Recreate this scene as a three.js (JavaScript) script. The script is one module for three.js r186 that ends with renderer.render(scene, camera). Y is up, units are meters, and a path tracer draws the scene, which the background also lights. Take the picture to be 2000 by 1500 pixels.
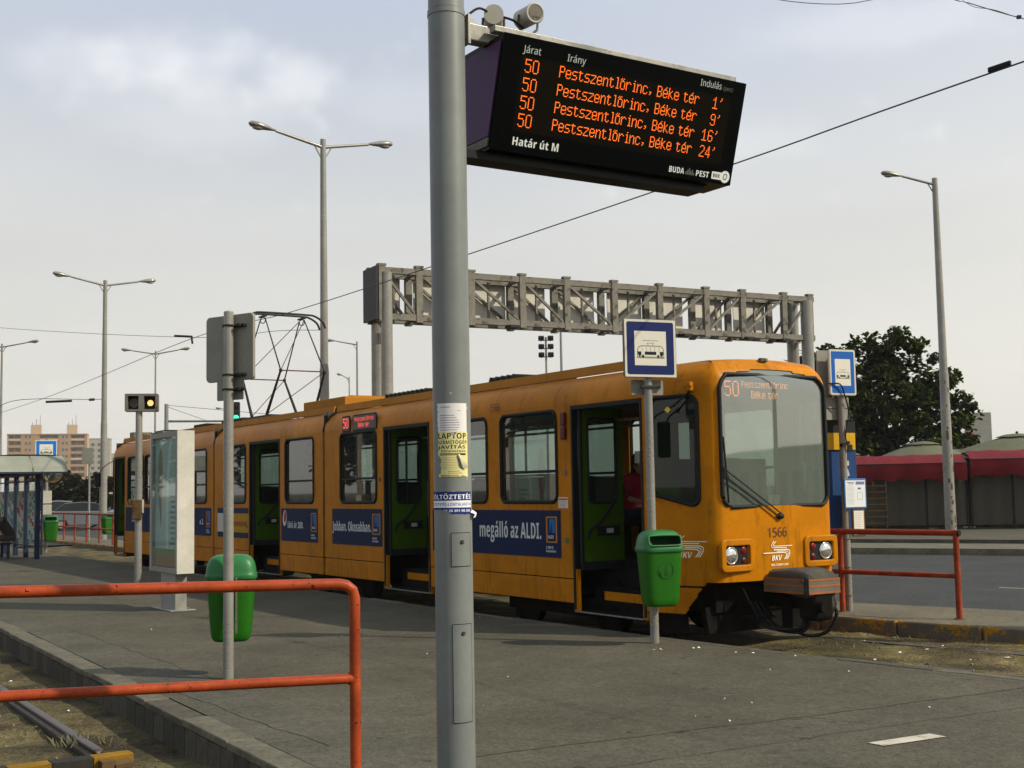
import * as THREE from 'three';
import { mergeGeometries } from 'three/addons/utils/BufferGeometryUtils.js';
import { RoundedBoxGeometry } from 'three/addons/geometries/RoundedBoxGeometry.js';
import { ImprovedNoise } from 'three/addons/math/ImprovedNoise.js';
import { MarchingCubes } from 'three/addons/objects/MarchingCubes.js';

// ---------- camera ----------
const scene = new THREE.Scene();
const camera = new THREE.PerspectiveCamera(34.04, 4 / 3, 0.1, 6000);
camera.position.set(0, 1.6, 0);
camera.rotation.order = 'YXZ';
camera.rotation.set(4.806 * Math.PI / 180, 0, -0.018);
scene.add(camera);

const renderer = new THREE.WebGLRenderer({ antialias: true });
renderer.setSize(1024, 768);
renderer.toneMapping = THREE.LinearToneMapping;
renderer.toneMappingExposure = 1.0;
renderer.shadowMap.enabled = true;

// ---------- sun ----------
const SUN = new THREE.Vector3(0.787, 0.616, 0.03).normalize();
const sun = new THREE.DirectionalLight(new THREE.Color().setRGB(1, 0.91, 0.74), 4.6);
sun.position.copy(SUN).multiplyScalar(120);
sun.castShadow = true;
sun.shadow.radius = 1.2;
sun.shadow.mapSize.set(4096, 4096);
Object.assign(sun.shadow.camera, { left: -70, right: 70, top: 70, bottom: -70, near: 1, far: 400 });
sun.target.position.set(0, 0, -30);
scene.add(sun, sun.target);

// ---------- sky: hazy late-summer air with thin broken cloud ----------
const perlin = new ImprovedNoise();
const fbm3 = (x, y, z, o = 5) => { let a = 0.5, s = 0; for (let i = 0; i < o; i++) { s += a * perlin.noise(x, y, z); x *= 2.03; y *= 2.03; z *= 2.03; a *= 0.5; } return s; };
const sstep = (a, b, x) => { const t = Math.min(1, Math.max(0, (x - a) / (b - a))); return t * t * (3 - 2 * t); };
const lerp = (a, b, t) => a + (b - a) * t;
{
  const w = 2048, h = 1024, d = new Float32Array(w * h * 4);
  const stops = [[0, 0.77, 0.75, 0.685], [5, 0.745, 0.735, 0.685], [11, 0.68, 0.69, 0.68], [17, 0.585, 0.63, 0.70], [24, 0.5, 0.57, 0.72], [45, 0.45, 0.53, 0.68], [90, 0.38, 0.47, 0.64]];
  const puffs = [[-19.6, 18.4, 2.6, 1.1, 0.05], [-16.8, 18.8, 2.6, 1.3, 0.07], [-14.2, 18.5, 2.2, 1.5, 0.065], [-12.4, 19.4, 1.3, 0.8, 0.06], [-9.6, 18.3, 1.9, 1.1, 0.12], [-14.6, 16.6, 4.6, 1.6, 0.05], [-5, 17.6, 4, 1.2, 0.03], [17, 19.6, 5.5, 1.0, 0.05], [9, 15.2, 5, 1.1, 0.045]];
  for (let j = 0; j < h; j++) {
    const el = ((j + 0.5) / h - 0.5) * Math.PI, deg = el * 180 / Math.PI, cy = Math.cos(el), sy = Math.sin(el);
    let k = 0; while (k < stops.length - 2 && deg > stops[k + 1][0]) k++;
    const t = Math.min(1, Math.max(0, (deg - stops[k][0]) / (stops[k + 1][0] - stops[k][0])));
    for (let i = 0; i < w; i++) {
      const az = ((i + 0.5) / w - 0.5) * 2 * Math.PI, x = cy * Math.cos(az), z = cy * Math.sin(az), o = (j * w + i) * 4;
      let c = [1, 2, 3].map((q) => lerp(stops[k][q], stops[k + 1][q], t));
      if (deg < -0.5) c = [0.3, 0.29, 0.27];
      else {
        const q = 1 / (Math.max(sy, 0) + 0.12), px = x * q, pz = z * q;
        const n = fbm3(px * 0.9 + 7.3, 2.1, pz * 0.9 + 1.7, 4), m = fbm3(px * 2.3 + 3.1, 9.2, pz * 2.3, 4);
        let cl = 0.06 * sstep(-0.35, 0.45, n * 0.8 + 0.08 * m);
        const camAz = Math.atan2(x, -z) * 180 / Math.PI;
        const wob = fbm3(camAz * 0.55, deg * 0.75, 4.4, 4);
        for (const [pa, pe, wa, we, s] of puffs) { const da = (camAz - pa) / wa, de = (deg - pe) / we; cl += s * 1.9 * sstep(0.1, 0.95, Math.exp(-(da * da + de * de) * 0.8) + 0.42 * wob); }
        const g = Math.max(0, x * SUN.x + sy * SUN.y + z * SUN.z), glow = 0.45 * g * g;
        c = [c[0] + cl * 1.0 + glow * 1.1, c[1] + cl * 0.93 + glow, c[2] + cl * 0.76 + glow * 0.75];
      }
      d[o] = c[0]; d[o + 1] = c[1]; d[o + 2] = c[2]; d[o + 3] = 1;
    }
  }
  const sky = new THREE.DataTexture(d, w, h, THREE.RGBAFormat, THREE.FloatType);
  sky.mapping = THREE.EquirectangularReflectionMapping;
  sky.magFilter = sky.minFilter = THREE.LinearFilter;
  sky.needsUpdate = true;
  scene.background = sky;
  scene.environment = sky;
}
scene.fog = new THREE.FogExp2(new THREE.Color().setRGB(0.66, 0.65, 0.62), 0.00022);

// ---------- helpers ----------
let seedState = 20121;
const rnd = () => { seedState = (seedState + 0x6d2b79f5) | 0; let t = Math.imul(seedState ^ (seedState >>> 15), 1 | seedState); t = (t + Math.imul(t ^ (t >>> 7), 61 | t)) ^ t; return ((t ^ (t >>> 14)) >>> 0) / 4294967296; };
const rr = (a, b) => a + (b - a) * rnd();
const V = (x, y, z) => new THREE.Vector3(x, y, z);
const PI = Math.PI, R = (d) => d * PI / 180;
// track frame: p across the tracks (to the right), s along them (away from the viewer)
const TH = R(122.8), DX = -0.5417, DZ = 0.8406;
const W = (p, s, y = 0) => V(p * DZ + s * DX, y, -(p * -DX + s * DZ));
const taken = {};
const numbered = (n) => { const k = taken[n] = (taken[n] ?? -1) + 1; return k ? n + '_' + String(k).padStart(3, '0') : n; };
function flat(g) {
  let q = g.index ? g.toNonIndexed() : g;
  if (!q.attributes.normal) q.computeVertexNormals();
  if (!q.attributes.uv) q.setAttribute('uv', new THREE.BufferAttribute(new Float32Array(q.attributes.position.count * 2), 2));
  for (const k of Object.keys(q.attributes)) if (!['position', 'normal', 'uv', 'color'].includes(k)) q.deleteAttribute(k);
  return q;
}
function metreUV(g) {
  const p = g.attributes.position, uv = g.attributes.uv, a = V(), b = V(), c = V(), n = V();
  for (let i = 0; i < p.count; i += 3) {
    a.fromBufferAttribute(p, i); b.fromBufferAttribute(p, i + 1); c.fromBufferAttribute(p, i + 2);
    n.crossVectors(b.clone().sub(a), c.clone().sub(a));
    const x = Math.abs(n.x), y = Math.abs(n.y), z = Math.abs(n.z);
    [a, b, c].forEach((v, k) => uv.setXY(i + k, y >= x && y >= z ? v.x : x > z ? v.z : v.x, y >= x && y >= z ? v.z : v.y));
  }
}
function join(geos, keepUV) {
  const list = [].concat(geos).map(flat), g = list.length > 1 ? mergeGeometries(list) : list[0];
  if (!keepUV) metreUV(g);
  return g;
}
function part(name, geos, mat, parent, o = {}) {
  const m = new THREE.Mesh(o.raw ? geos : join(geos, o.uv), mat);
  m.name = name; m.castShadow = m.receiveShadow = true;
  if (o.label) m.userData.label = o.label;
  if (o.at) m.position.set(...o.at);
  if (o.ry) m.rotation.y = o.ry;
  if (o.kind) m.userData.kind = o.kind;
  parent.add(m);
  return m;
}
function thing(name, label, category, at = V(0, 0, 0), turn = 0, group) {
  const o = new THREE.Group(); o.name = numbered(name); o.position.copy(at); o.rotation.y = turn;
  o.userData = { label, category }; if (group) o.userData.group = group;
  scene.add(o); return o;
}
function copy(src, at, turn, label) {
  const r = src.clone(); r.name = numbered(src.name.replace(/_\d{3}$/, '')); r.position.copy(at); r.rotation.y = turn; r.userData = { ...src.userData };
  if (label) r.userData.label = label; scene.add(r); return r;
}
function struct(name, geos, mat, o = {}) { const m = part(numbered(name), geos, mat, scene, o); m.userData.kind = 'structure'; return m; }
const xf = (g, x = 0, y = 0, z = 0, rx = 0, ry = 0, rz = 0) => g.applyMatrix4(new THREE.Matrix4().compose(V(x, y, z), new THREE.Quaternion().setFromEuler(new THREE.Euler(rx, ry, rz)), V(1, 1, 1)));
const box = (w, h, d, x = 0, y = 0, z = 0, rx = 0, ry = 0, rz = 0) => xf(new THREE.BoxGeometry(w, h, d), x, y, z, rx, ry, rz);
const rbx = (w, h, d, r, x = 0, y = 0, z = 0, rx = 0, ry = 0, rz = 0) => xf(new RoundedBoxGeometry(w, h, d, 2, r), x, y, z, rx, ry, rz);
function cyl(a, b, r1, r2 = r1, seg = 12, open = false) {
  const d = b.clone().sub(a), g = new THREE.CylinderGeometry(r2, r1, d.length(), seg, 1, open);
  return g.applyMatrix4(new THREE.Matrix4().compose(a.clone().add(b).multiplyScalar(0.5), new THREE.Quaternion().setFromUnitVectors(V(0, 1, 0), d.normalize()), V(1, 1, 1)));
}
const bar = (a, b, w, h) => { const d = b.clone().sub(a), g = new THREE.BoxGeometry(w, d.length(), h); return g.applyMatrix4(new THREE.Matrix4().compose(a.clone().add(b).multiplyScalar(0.5), new THREE.Quaternion().setFromUnitVectors(V(0, 1, 0), d.normalize()), V(1, 1, 1))); };
const tube = (pts, r, n = 24, rad = 6, closed = false, tension = 0.5) => new THREE.TubeGeometry(new THREE.CatmullRomCurve3(pts, closed, 'catmullrom', tension), n, r, rad, closed);
const ball = (r, x, y, z, sx = 1, sy = 1, sz = 1, seg = 12) => new THREE.SphereGeometry(r, seg, Math.max(6, seg * 0.7 | 0)).scale(sx, sy, sz).translate(x, y, z);
const ext = (shape, depth, o = {}) => new THREE.ExtrudeGeometry(shape, { depth, bevelEnabled: false, curveSegments: 8, ...o });
const poly = (pts) => { const s = new THREE.Shape(); pts.forEach(([x, y], i) => i ? s.lineTo(x, y) : s.moveTo(x, y)); s.closePath(); return s; };
function rrect(x, y, w, h, r, S = THREE.Shape) {
  const s = new S(), k = PI / 2;
  s.moveTo(x + r, y); s.lineTo(x + w - r, y); s.absarc(x + w - r, y + r, r, -k, 0); s.lineTo(x + w, y + h - r); s.absarc(x + w - r, y + h - r, r, 0, k);
  s.lineTo(x + r, y + h); s.absarc(x + r, y + h - r, r, k, 2 * k); s.lineTo(x, y + r); s.absarc(x + r, y + r, r, 2 * k, 3 * k);
  return s;
}
// skin over rings of points; rings[j][i]; keep(i, j) may leave quads out
function skin(rings, closed = true, keep = null, capA = false, capB = false) {
  const n = rings[0].length, pos = [], idx = [];
  for (const r of rings) for (const p of r) pos.push(p.x, p.y, p.z);
  const m = closed ? n : n - 1;
  for (let j = 0; j < rings.length - 1; j++) for (let i = 0; i < m; i++) {
    if (keep && !keep(i, j)) continue;
    const a = j * n + i, b = j * n + (i + 1) % n, c = a + n, d = b + n;
    idx.push(a, b, d, a, d, c);
  }
  const cap = (j, flip) => { const c = pos.length / 3, q = V(); rings[j].forEach((p) => q.add(p)); q.multiplyScalar(1 / n); pos.push(q.x, q.y, q.z); for (let i = 0; i < n; i++) { const a = j * n + i, b = j * n + (i + 1) % n; flip ? idx.push(c, b, a) : idx.push(c, a, b); } };
  if (capA) cap(0, true); if (capB) cap(rings.length - 1, false);
  const g = new THREE.BufferGeometry();
  g.setAttribute('position', new THREE.Float32BufferAttribute(pos, 3)); g.setIndex(idx); g.computeVertexNormals();
  return g;
}
const flipZ = (g) => { const q = flat(g); q.applyMatrix4(new THREE.Matrix4().makeScale(1, 1, -1)); for (const k of Object.keys(q.attributes)) { const a = q.attributes[k], n = a.itemSize; for (let i = 0; i < a.count; i += 3) for (let c = 0; c < n; c++) { const t = a.array[(i + 1) * n + c]; a.array[(i + 1) * n + c] = a.array[(i + 2) * n + c]; a.array[(i + 2) * n + c] = t; } } return q; };
const ribbon = (profile, x0, x1, nx = 1) => { const rings = []; for (let k = 0; k <= nx; k++) rings.push(profile.map(([z, y]) => V(lerp(x0, x1, k / nx), y, z))); return skin(rings, false); };

// ---------- textures ----------
function field(n, octs, seed) {
  const out = new Float32Array(n * n); let tot = 0;
  octs.forEach(([f, amp], o) => {
    const L = new Float32Array(f * f); let s = (seed * 7919 + o * 104729 + 13) | 0;
    for (let i = 0; i < L.length; i++) { s = (Math.imul(s, 1664525) + 1013904223) | 0; L[i] = ((s >>> 8) & 0xffff) / 65535; }
    tot += amp;
    for (let y = 0; y < n; y++) { const fy = y * f / n, y0 = Math.floor(fy), ty = fy - y0, sy = ty * ty * (3 - 2 * ty), ya = (y0 % f) * f, yb = ((y0 + 1) % f) * f;
      for (let x = 0; x < n; x++) { const fx = x * f / n, x0 = Math.floor(fx), tx = fx - x0, sx = tx * tx * (3 - 2 * tx), xa = x0 % f, xb = (x0 + 1) % f;
        out[y * n + x] += amp * lerp(lerp(L[ya + xa], L[ya + xb], sx), lerp(L[yb + xa], L[yb + xb], sx), sy); } }
  });
  for (let i = 0; i < out.length; i++) out[i] /= tot;
  return out;
}
function dataTex(n, fn, metres, srgb = true) {
  const d = new Uint8Array(n * n * 4);
  for (let i = 0; i < n * n; i++) { const c = fn(i); d[i * 4] = Math.max(0, Math.min(255, c[0])); d[i * 4 + 1] = Math.max(0, Math.min(255, c[1])); d[i * 4 + 2] = Math.max(0, Math.min(255, c[2])); d[i * 4 + 3] = 255; }
  const t = new THREE.DataTexture(d, n, n); t.wrapS = t.wrapT = THREE.RepeatWrapping; t.magFilter = THREE.LinearFilter; t.minFilter = THREE.LinearMipmapLinearFilter; t.generateMipmaps = true;
  if (srgb) t.colorSpace = THREE.SRGBColorSpace; t.repeat.set(1 / metres, 1 / metres); t.needsUpdate = true; return t;
}
const grey = (f, k = 255) => (i) => [f[i] * k, f[i] * k, f[i] * k];
function canvasTex(w, h, draw) {
  const c = document.createElement('canvas'); c.width = w; c.height = h; const x = c.getContext('2d'); draw(x, w, h);
  const t = new THREE.CanvasTexture(c); t.colorSpace = THREE.SRGBColorSpace; t.magFilter = THREE.LinearFilter; return t;
}
const L = (r, g, b) => new THREE.Color().setRGB(r, g, b);
const std = (name, c, rough = 0.7, o = {}) => new THREE.MeshPhysicalMaterial({ name, color: L(...c), roughness: rough, specularIntensity: 0.4, ...o });
const phy = (name, c, rough = 0.5, o = {}) => new THREE.MeshPhysicalMaterial({ name, color: L(...c), roughness: rough, ...o });

const fFine = field(1024, [[512, 1], [256, 0.8], [128, 0.5], [64, 0.25]], 3), fMid = field(1024, [[6, 1], [14, 0.8], [40, 0.5], [110, 0.4], [256, 0.3]], 5), fSpeck = field(1024, [[300, 1], [512, 0.7]], 9);
const gum = new Float32Array(1024 * 1024); { let q = 77; const r = () => { q = (Math.imul(q, 1664525) + 1013904223) | 0; return (q >>> 8) / 16777216; }; for (let k = 0; k < 90; k++) { const cx = r() * 1024, cy = r() * 1024, rad = 2.2 + r() * 5, a = (r() < 0.7 ? -1 : 0.7) * (18 + r() * 40); for (let y = -8; y <= 8; y++) for (let x = -8; x <= 8; x++) { const d = Math.hypot(x, y * (0.8 + r() * 0.1)); if (d < rad) gum[(((cy + y) | 0) & 1023) * 1024 + (((cx + x) | 0) & 1023)] = a; } } }
const tAsphalt = dataTex(1024, (i) => { const v = 202 + gum[i] * 0.8 + (fFine[i] - 0.5) * 95 + (fMid[i] - 0.5) * 55 + (fSpeck[i] > 0.82 ? 26 : 0) - (fSpeck[i] < 0.2 ? 38 : 0); return [v, v * 0.985, v * 0.95]; }, 5);
const bAsphalt = dataTex(1024, grey(fFine), 5, false);
const tDirt = dataTex(1024, (i) => { const m = fMid[i], v = 150 + (fFine[i] - 0.5) * 150 + (m - 0.5) * 190 + (fSpeck[i] > 0.78 ? 50 : 0); return [v, v * lerp(0.9, 0.97, m), v * lerp(0.68, 0.8, 1 - m)]; }, 3.1);
const fGrime = field(512, [[4, 1], [9, 0.9], [22, 0.6], [60, 0.5], [150, 0.35], [256, 0.2]], 17);
const fStreak2 = (() => { const f = field(512, [[120, 1], [40, 0.8]], 31), o = new Float32Array(512 * 512); for (let y = 0; y < 512; y++) for (let x = 0; x < 512; x++) { let s = 0; for (let k = 0; k < 24; k++) s += f[((y + k * 3) & 511) * 512 + x]; o[y * 512 + x] = 0.5 + (s / 24 - 0.5) * 3.2; } return o; })();
const tGrime = dataTex(512, (i) => { const v = 238 + (fGrime[i] - 0.5) * 60; return [v, v * 0.99, v * 0.965]; }, 2.3);
const fPan = field(512, [[2, 1], [5, 0.7], [13, 0.4]], 41), tPanel = dataTex(512, (i) => { const drip = fStreak2[i] > 0.72 ? -22 : 0, v = 236 + (fGrime[i] - 0.5) * 75 + (fPan[i] - 0.5) * 40 + drip - (fSpeck[(i * 7) % 1048576] > 0.9 ? 40 : 0); return [v, v * 0.985, v * 0.94]; }, 2.9), bPanel = dataTex(512, grey(fPan), 2.9, false);
const tWorn = dataTex(512, (i) => { const v = 225 + (fGrime[i] - 0.5) * 110 - (fGrime[i] < 0.36 ? 60 : 0); return [v, v * 0.97, v * 0.92]; }, 1.4);
const rGrime = dataTex(512, (i) => { const v = 150 + (fGrime[i] - 0.5) * 300; return [v, v, v]; }, 1.7, false);
const fStreak = field(512, [[180, 1], [90, 0.8], [40, 0.6]], 23);
const tConc = dataTex(512, (i) => { const v = 200 + (fGrime[i] - 0.5) * 130 + (fStreak[i] - 0.5) * 60; return [v, v * 0.98, v * 0.92]; }, 1.1);
const bConc = dataTex(512, grey(fStreak), 1.1, false);
const fChip = field(1024, [[80, 1], [170, 0.6], [28, 0.45]], 13);
const tPaintChip = dataTex(1024, (i) => { const chip = fChip[i] > 0.79; const v = 222 + (fMid[i] - 0.5) * 120; return chip ? [48, 34, 30] : [v, v * 0.99, v * 0.97]; }, 0.9);
const tYellowKerb = dataTex(512, (i) => { const k = fGrime[i] + (fStreak[i] - 0.5) * 0.35, y = k > 0.5; return y ? [215 + fStreak[i] * 40, 150 + fStreak[i] * 30, 18] : [118 + fGrime[i] * 60, 112 + fGrime[i] * 50, 96 + fGrime[i] * 40]; }, 1.3);

const M = {
  asphalt: std('asphalt', [0.125, 0.118, 0.092], 0.95, { map: tAsphalt, bumpMap: bAsphalt, bumpScale: 0.006, vertexColors: true }),
  road: std('road', [0.066, 0.073, 0.074], 0.92, { map: tAsphalt, bumpMap: bAsphalt, bumpScale: 0.005 }),
  tar: std('tar', [0.045, 0.043, 0.038], 0.9),
  dirt: std('dirt', [0.22, 0.205, 0.16], 1, { map: tDirt, bumpMap: bAsphalt, bumpScale: 0.02, vertexColors: true }),
  terrain: std('terrain', [0.16, 0.16, 0.12], 1, { map: tDirt }),
  concrete: std('concrete', [0.21, 0.2, 0.165], 0.95, { map: tConc, bumpMap: bConc, bumpScale: 0.004 }),
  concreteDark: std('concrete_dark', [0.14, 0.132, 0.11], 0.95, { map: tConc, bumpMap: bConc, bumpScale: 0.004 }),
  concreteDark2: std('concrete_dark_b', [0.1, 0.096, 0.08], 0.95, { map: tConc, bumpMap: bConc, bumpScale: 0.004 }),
  yellowKerb: std('yellow_kerb', [0.42, 0.42, 0.42], 0.9, { map: tYellowKerb, bumpMap: bConc, bumpScale: 0.004 }),
  white: std('white_paint', [0.6, 0.58, 0.52], 0.8, { map: tWorn }),
  steel: std('rail_steel', [0.12, 0.105, 0.1], 0.45, { metalness: 0.5, map: tGrime }),
  orange: phy('tram_yellow', [0.5, 0.182, 0.0006], 0.4, { map: tPanel, bumpMap: bPanel, bumpScale: 0.006, specularIntensity: 0.18 }),
  orangeRoof: phy('tram_roof_yellow', [0.4, 0.16, 0.006], 0.7, { map: tGrime, specularIntensity: 0.4 }),
  black: phy('black_rubber', [0.008, 0.009, 0.009], 0.6, { specularIntensity: 0.4 }),
  under: phy('underframe', [0.01, 0.0095, 0.009], 0.9, { map: tWorn, specularIntensity: 0.15 }),
  inside: std('interior_grey', [0.045, 0.048, 0.042], 0.7),
  seat: std('seat', [0.02, 0.015, 0.014], 0.8),
  leaf: phy('door_green', [0.042, 0.105, 0.0015], 0.45, { map: tGrime, specularIntensity: 0.2 }),
  glass: phy('window_glass', [0.5, 0.58, 0.54], 0.012, { transmission: 0.97, ior: 1.85, side: THREE.DoubleSide }),
  windshield: phy('windshield_glass', [0.36, 0.43, 0.36], 0.025, { transmission: 0.74, ior: 2.4, side: THREE.DoubleSide }),
  glassDark: phy('cab_glass', [0.22, 0.28, 0.25], 0.015, { transmission: 0.97, ior: 1.45, side: THREE.DoubleSide }),
  clear: phy('clear_glass', [0.86, 0.92, 0.9], 0.02, { transmission: 0.97, ior: 1.28, side: THREE.DoubleSide }),
  galv: std('galvanised', [0.285, 0.282, 0.262], 0.55, { metalness: 0.25, map: tGrime, roughnessMap: rGrime }),
  galvDark: std('galvanised_weathered', [0.2, 0.198, 0.18], 0.6, { metalness: 0.2, map: tWorn }),
  polePaint: phy('pole_grey_paint', [0.18, 0.2, 0.197], 0.42, { map: tGrime, specularIntensity: 0.8 }),
  redPaint: phy('railing_red', [0.4, 0.062, 0.014], 0.42, { map: tPaintChip, specularIntensity: 0.45 }),
  redPaintOld: std('railing_red_old', [0.32, 0.05, 0.016], 0.65, { map: tPaintChip }),
  bin: phy('bin_green', [0.014, 0.125, 0.004], 0.4, { specularIntensity: 0.45, map: tGrime }),
  binLid: phy('bin_lid_green', [0.026, 0.17, 0.05], 0.4, { specularIntensity: 0.6, map: tGrime }),
  dark: phy('dark_metal', [0.018, 0.018, 0.019], 0.5, { specularIntensity: 0.4 }),
  screenFrame: phy('display_black', [0.004, 0.005, 0.005], 0.35, { specularIntensity: 0.25 }),
  purple: std('display_purple', [0.075, 0.03, 0.1], 0.5),
  whitePlastic: std('white_plastic', [0.5, 0.49, 0.44], 0.5, { map: tGrime }),
  cabinetWhite: std('cabinet_white', [0.6, 0.585, 0.53], 0.45, { map: tGrime }),
  cabinetGrey: std('cabinet_grey', [0.29, 0.29, 0.27], 0.5, { map: tGrime }),
  signBack: std('sign_back_grey', [0.27, 0.265, 0.235], 0.55, { map: tGrime }),
  navy: std('shelter_navy', [0.012, 0.02, 0.05], 0.45),
  brown: std('rust_brown', [0.13, 0.085, 0.04], 0.85, { map: tWorn }),
  chrome: std('lamp_reflector', [0.75, 0.75, 0.73], 0.12, { metalness: 0.9 }),
  redLamp: phy('red_lens', [0.08, 0.005, 0.004], 0.3, { specularIntensity: 0.6 }),
  redLit: std('red_lens_lit', [0.09, 0.005, 0.007], 0.3, { emissive: L(1, 0.03, 0.05), emissiveIntensity: 0.05 }),
  wire: std('wire', [0.05, 0.06, 0.065], 0.5),
  bark: std('bark', [0.06, 0.05, 0.04], 0.95, { map: tWorn }),
};

// ================= THE SETTING =================
const pts2 = (tab) => (s) => { if (s <= tab[0][0]) { const [a, b] = tab; return a[1] + (s - a[0]) * (b[1] - a[1]) / (b[0] - a[0]); } for (let i = 1; i < tab.length; i++) if (s <= tab[i][0]) { const [a, b] = [tab[i - 1], tab[i]]; return lerp(a[1], b[1], (s - a[0]) / (b[0] - a[0])); } return tab[tab.length - 1][1]; };
const edgeL = pts2([[2, 2.72], [7.3, 2.88], [11, 2.99], [17, 3.15], [30, 3.2]]);
const edgeR = pts2([[3, 9.65], [5, 9.28], [6.48, 9.07], [7.41, 8.96], [8.72, 8.81], [10.65, 8.66], [14.2, 8.56], [22, 8.55], [30, 8.55]]);
const farRail = pts2([[3, 12.5], [6, 11.72], [8.05, 11.29], [10.55, 10.83], [12, 10.68], [13.5, 10.63]]);
const isleL = pts2([[3, 13.7], [6, 12.7], [8.53, 11.98], [10.9, 11.48], [13, 11.3], [16, 11.25]]);
const isleR = pts2([[3, 17], [6, 15.2], [9.75, 13.7], [11.9, 13.05], [15, 12.95]]);
const srange = (a, b, near, far) => { const o = []; let s = a; while (s < b) { o.push(s); s += lerp(near, far, sstep(8, 40, s)); } o.push(b); return o; };
// a sheet between two lines of the track frame
function sheet(l, r, ss, n, yf, cf) {
  const pos = [], col = [], uv = [], idx = [];
  ss.forEach((s, j) => { for (let i = 0; i <= n; i++) { const p = lerp(l(s), r(s), i / n), v = W(p, s, yf(p, s)); pos.push(v.x, v.y, v.z); uv.push(p, s); const c = cf ? cf(p, s) : [1, 1, 1]; col.push(...c); if (j && i) { const a = (j - 1) * (n + 1) + i - 1, b = a + 1, c2 = a + n + 1, d = c2 + 1; idx.push(a, b, d, a, d, c2); } } });
  const g = new THREE.BufferGeometry();
  g.setAttribute('position', new THREE.Float32BufferAttribute(pos, 3)); g.setAttribute('uv', new THREE.Float32BufferAttribute(uv, 2)); g.setAttribute('color', new THREE.Float32BufferAttribute(col, 3));
  g.setIndex(idx); g.computeVertexNormals();
  return g;
}
struct('terrain', new THREE.CircleGeometry(4500, 48).rotateX(-PI / 2).translate(0, -0.34, 0), M.terrain);
struct('road', new THREE.ShapeGeometry(poly([[12.4, -40], [150, -40], [150, 330], [-150, 330], [-150, 47], [12.4, 47]].map(([p, q]) => { const v = W(p, q); return [v.x, v.z]; }))).rotateX(PI / 2).translate(0, -0.1, 0), M.road);
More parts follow.
